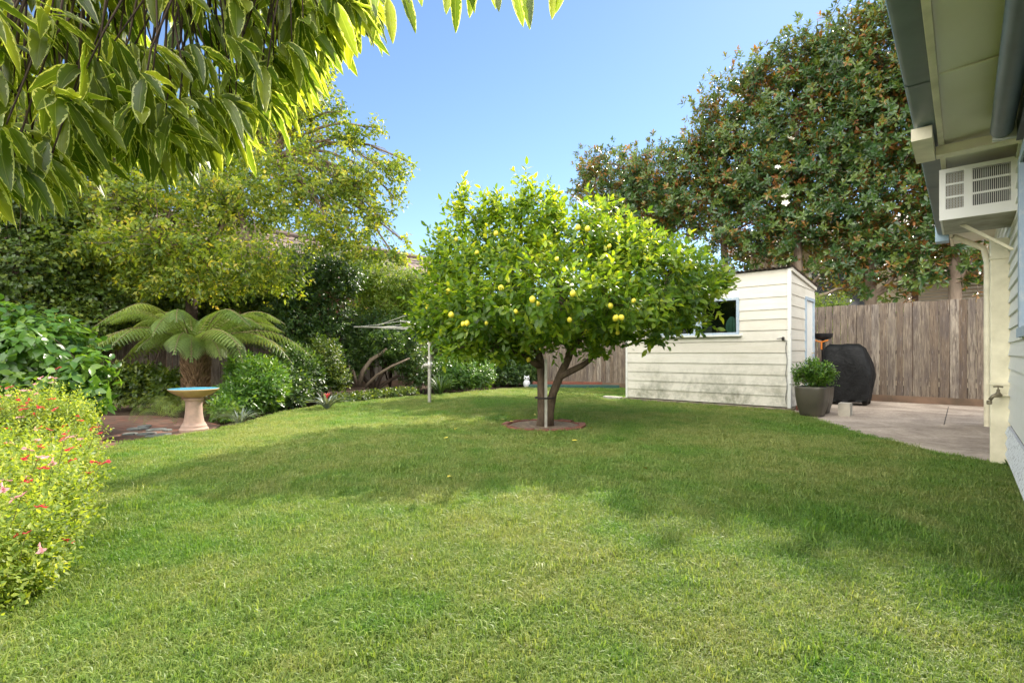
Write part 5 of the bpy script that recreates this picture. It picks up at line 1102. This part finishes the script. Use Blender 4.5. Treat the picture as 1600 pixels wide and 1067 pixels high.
# ------------------------------------------------------------ grass blades on the lawn
def tuft(seed, n=85, Rr=.075, H=.034):
    rs = np.random.default_rng(seed); V = []; Fq = []; rn = []
    for i in range(n):
        a = rs.uniform(0, 6.28); rr_ = Rr*rs.uniform(0, 1)**.5; b = np.array([rr_*math.cos(a), rr_*math.sin(a), -.012]); l = H*rs.uniform(.5, 1.35)
        az = rs.uniform(0, 6.28); ln = rs.uniform(.2, 1.5); e_ = np.array([math.cos(az), math.sin(az), 0]); s_ = np.array([-e_[1], e_[0], 0]); w_ = rs.uniform(.0009, .0018)
        p0, p1, p2 = b, b+e_*l*ln*.35+Z*l*.6+Z*.01, b+e_*l*ln*1.05+Z*l*(1.05-.35*ln)+Z*.01
        o_ = len(V); V += [p0-s_*w_, p0+s_*w_, p1-s_*w_*.9, p1+s_*w_*.9, p2-s_*w_*.2, p2+s_*w_*.2]; Fq += [(o_, o_+1, o_+3, o_+2), (o_+2, o_+3, o_+5, o_+4)]; rn += [rs.uniform()]*6
    return mesh_np('grass_tuft', V, Fq, rn)
m = NT('grass_blade'); g, y, fac, v = lawn_col(m); r = m.attr(); oi = m.n('ShaderNodeObjectInfo').outputs['Random']
dry = m.ramp(m.math('ADD', r, m.math('MULTIPLY', m.n('ShaderNodeSeparateXYZ').outputs[0] if False else fac, .32)), [(1.0, (0, 0, 0)), (1.08, (1, 1, 1))])
gg = m.ramp(r, [(0, (.07, .165, .022)), (.5, (.125, .25, .038)), (.9, (.22, .34, .06))]); yy = m.ramp(r, [(0, (.18, .24, .055)), (1, (.42, .40, .17))])
c = m.mix(m.math('MULTIPLY', fac, .8), gg, yy); c = m.mix(dry, c, (.40, .37, .20))
p = m.prin(c, .45, spec=.35); t = m.n('ShaderNodeBsdfTranslucent'); m.l(m.mix(1., c, (1.8, 1.8, .8), 'MULTIPLY'), t.inputs[0]); x = m.n('ShaderNodeMixShader'); x.inputs[0].default_value = .35; m.l(p, x.inputs[1]); m.l(t.outputs[0], x.inputs[2]); M_grass = m.end(x.outputs[0])
tufts = []
for s_ in range(5):
    me = tuft(100+s_, H=(.019, .022, .018, .030, .023)[s_]); me.materials.append(M_grass); o = bpy.data.objects.new('grass_tuft_source', me); tufts.append(o)
def inpoly(px, py, poly):
    ins = np.zeros(len(px), bool); n = len(poly); j = n-1
    for i in range(n):
        xi, yi = poly[i]; xj, yj = poly[j]
        c_ = ((yi > py) != (yj > py)) & (px < (xj-xi)*(py-yi)/(yj-yi+1e-12)+xi); ins ^= c_; j = i
    return ins
pts = []
for y0, y1, dens in ((1.2, 2.6, 1000), (2.6, 4., 700), (4., 6.5, 450), (6.5, 10, 300), (10, 16, 160)):
    x0, x1 = -1.12*y1-.2, 1.12*y1+.2; n = int((x1-x0)*(y1-y0)*dens); q = np.stack([rng.uniform(x0, x1, n), rng.uniform(y0, y1, n)], 1)
    q = q[np.abs(q[:, 0]) < 1.1*q[:, 1]+.4]; pts.append(q)
pts = np.concatenate(pts); k_ = inpoly(pts[:, 0], pts[:, 1], lawn_pts); pts = pts[k_]
d2 = np.hypot(pts[:, 0]-RC[0], pts[:, 1]-RC[1]); pts = pts[(d2 > .58)]; n = len(pts)
me = bpy.data.meshes.new('grass'); me.vertices.add(n); me.vertices.foreach_set('co', np.column_stack([pts, np.zeros(n)]).astype(np.float32).ravel())
a = me.attributes.new('sc', 'FLOAT', 'POINT'); a.data.foreach_set('value', (rng.uniform(.75, 1.25, n)*np.where(rng.uniform(0, 1, n) < .03, 1.5, 1)*np.clip(.9+pts[:, 1]*.03, .9, 1.3)).astype(np.float32))
a = me.attributes.new('rz', 'FLOAT_VECTOR', 'POINT'); rz = np.column_stack([rng.normal(0, .12, n), rng.normal(0, .12, n), rng.uniform(0, 6.28, n)]).astype(np.float32); a.data.foreach_set('vector', rz.ravel())
go = bpy.data.objects.new('grass', me); col.objects.link(go); tag(go, 'short mown lawn grass with dry straw-coloured flecks', 'grass', kind='stuff')
ng = bpy.data.node_groups.new('grass_scatter', 'GeometryNodeTree'); ng.interface.new_socket('Geometry', in_out='INPUT', socket_type='NodeSocketGeometry'); ng.interface.new_socket('Geometry', in_out='OUTPUT', socket_type='NodeSocketGeometry')
gi = ng.nodes.new('NodeGroupInput'); gout = ng.nodes.new('NodeGroupOutput'); jn = ng.nodes.new('GeometryNodeGeometryToInstance')
for o in tufts:
    oi_ = ng.nodes.new('GeometryNodeObjectInfo'); oi_.inputs['Object'].default_value = o; oi_.inputs['As Instance'].default_value = True
    ng.links.new(oi_.outputs['Geometry'], jn.inputs[0])
ip = ng.nodes.new('GeometryNodeInstanceOnPoints'); ip.inputs['Pick Instance'].default_value = True
iix = ng.nodes.new('FunctionNodeRandomValue'); iix.data_type = 'INT'; iix.inputs[4].default_value = 0; iix.inputs[5].default_value = 4
def na(nm, ty):
    x = ng.nodes.new('GeometryNodeInputNamedAttribute'); x.data_type = ty; x.inputs[0].default_value = nm; return x.outputs[0]
# separate picks: five Instance-on-Points chains selected by index
jo = ng.nodes.new('GeometryNodeJoinGeometry'); ng.nodes.remove(ip); ng.nodes.remove(jn)
for k, o in enumerate(tufts):
    oi_ = [x for x in ng.nodes if x.bl_idname == 'GeometryNodeObjectInfo'][k]
    ip = ng.nodes.new('GeometryNodeInstanceOnPoints'); cmpn = ng.nodes.new('FunctionNodeCompare'); cmpn.data_type = 'INT'; cmpn.operation = 'EQUAL'; cmpn.inputs[3].default_value = k
    ng.links.new(iix.outputs[2], cmpn.inputs[2]); ng.links.new(cmpn.outputs[0], ip.inputs['Selection'])
    ng.links.new(gi.outputs[0], ip.inputs['Points']); ng.links.new(oi_.outputs['Geometry'], ip.inputs['Instance'])
    ng.links.new(na('sc', 'FLOAT'), ip.inputs['Scale']); er = ng.nodes.new('FunctionNodeEulerToRotation'); ng.links.new(na('rz', 'FLOAT_VECTOR'), er.inputs[0]); ng.links.new(er.outputs[0], ip.inputs['Rotation'])
    ng.links.new(ip.outputs[0], jo.inputs[0])
ng.links.new(jo.outputs[0], gout.inputs[0])
md_ = go.modifiers.new('scatter', 'NODES'); md_.node_group = ng
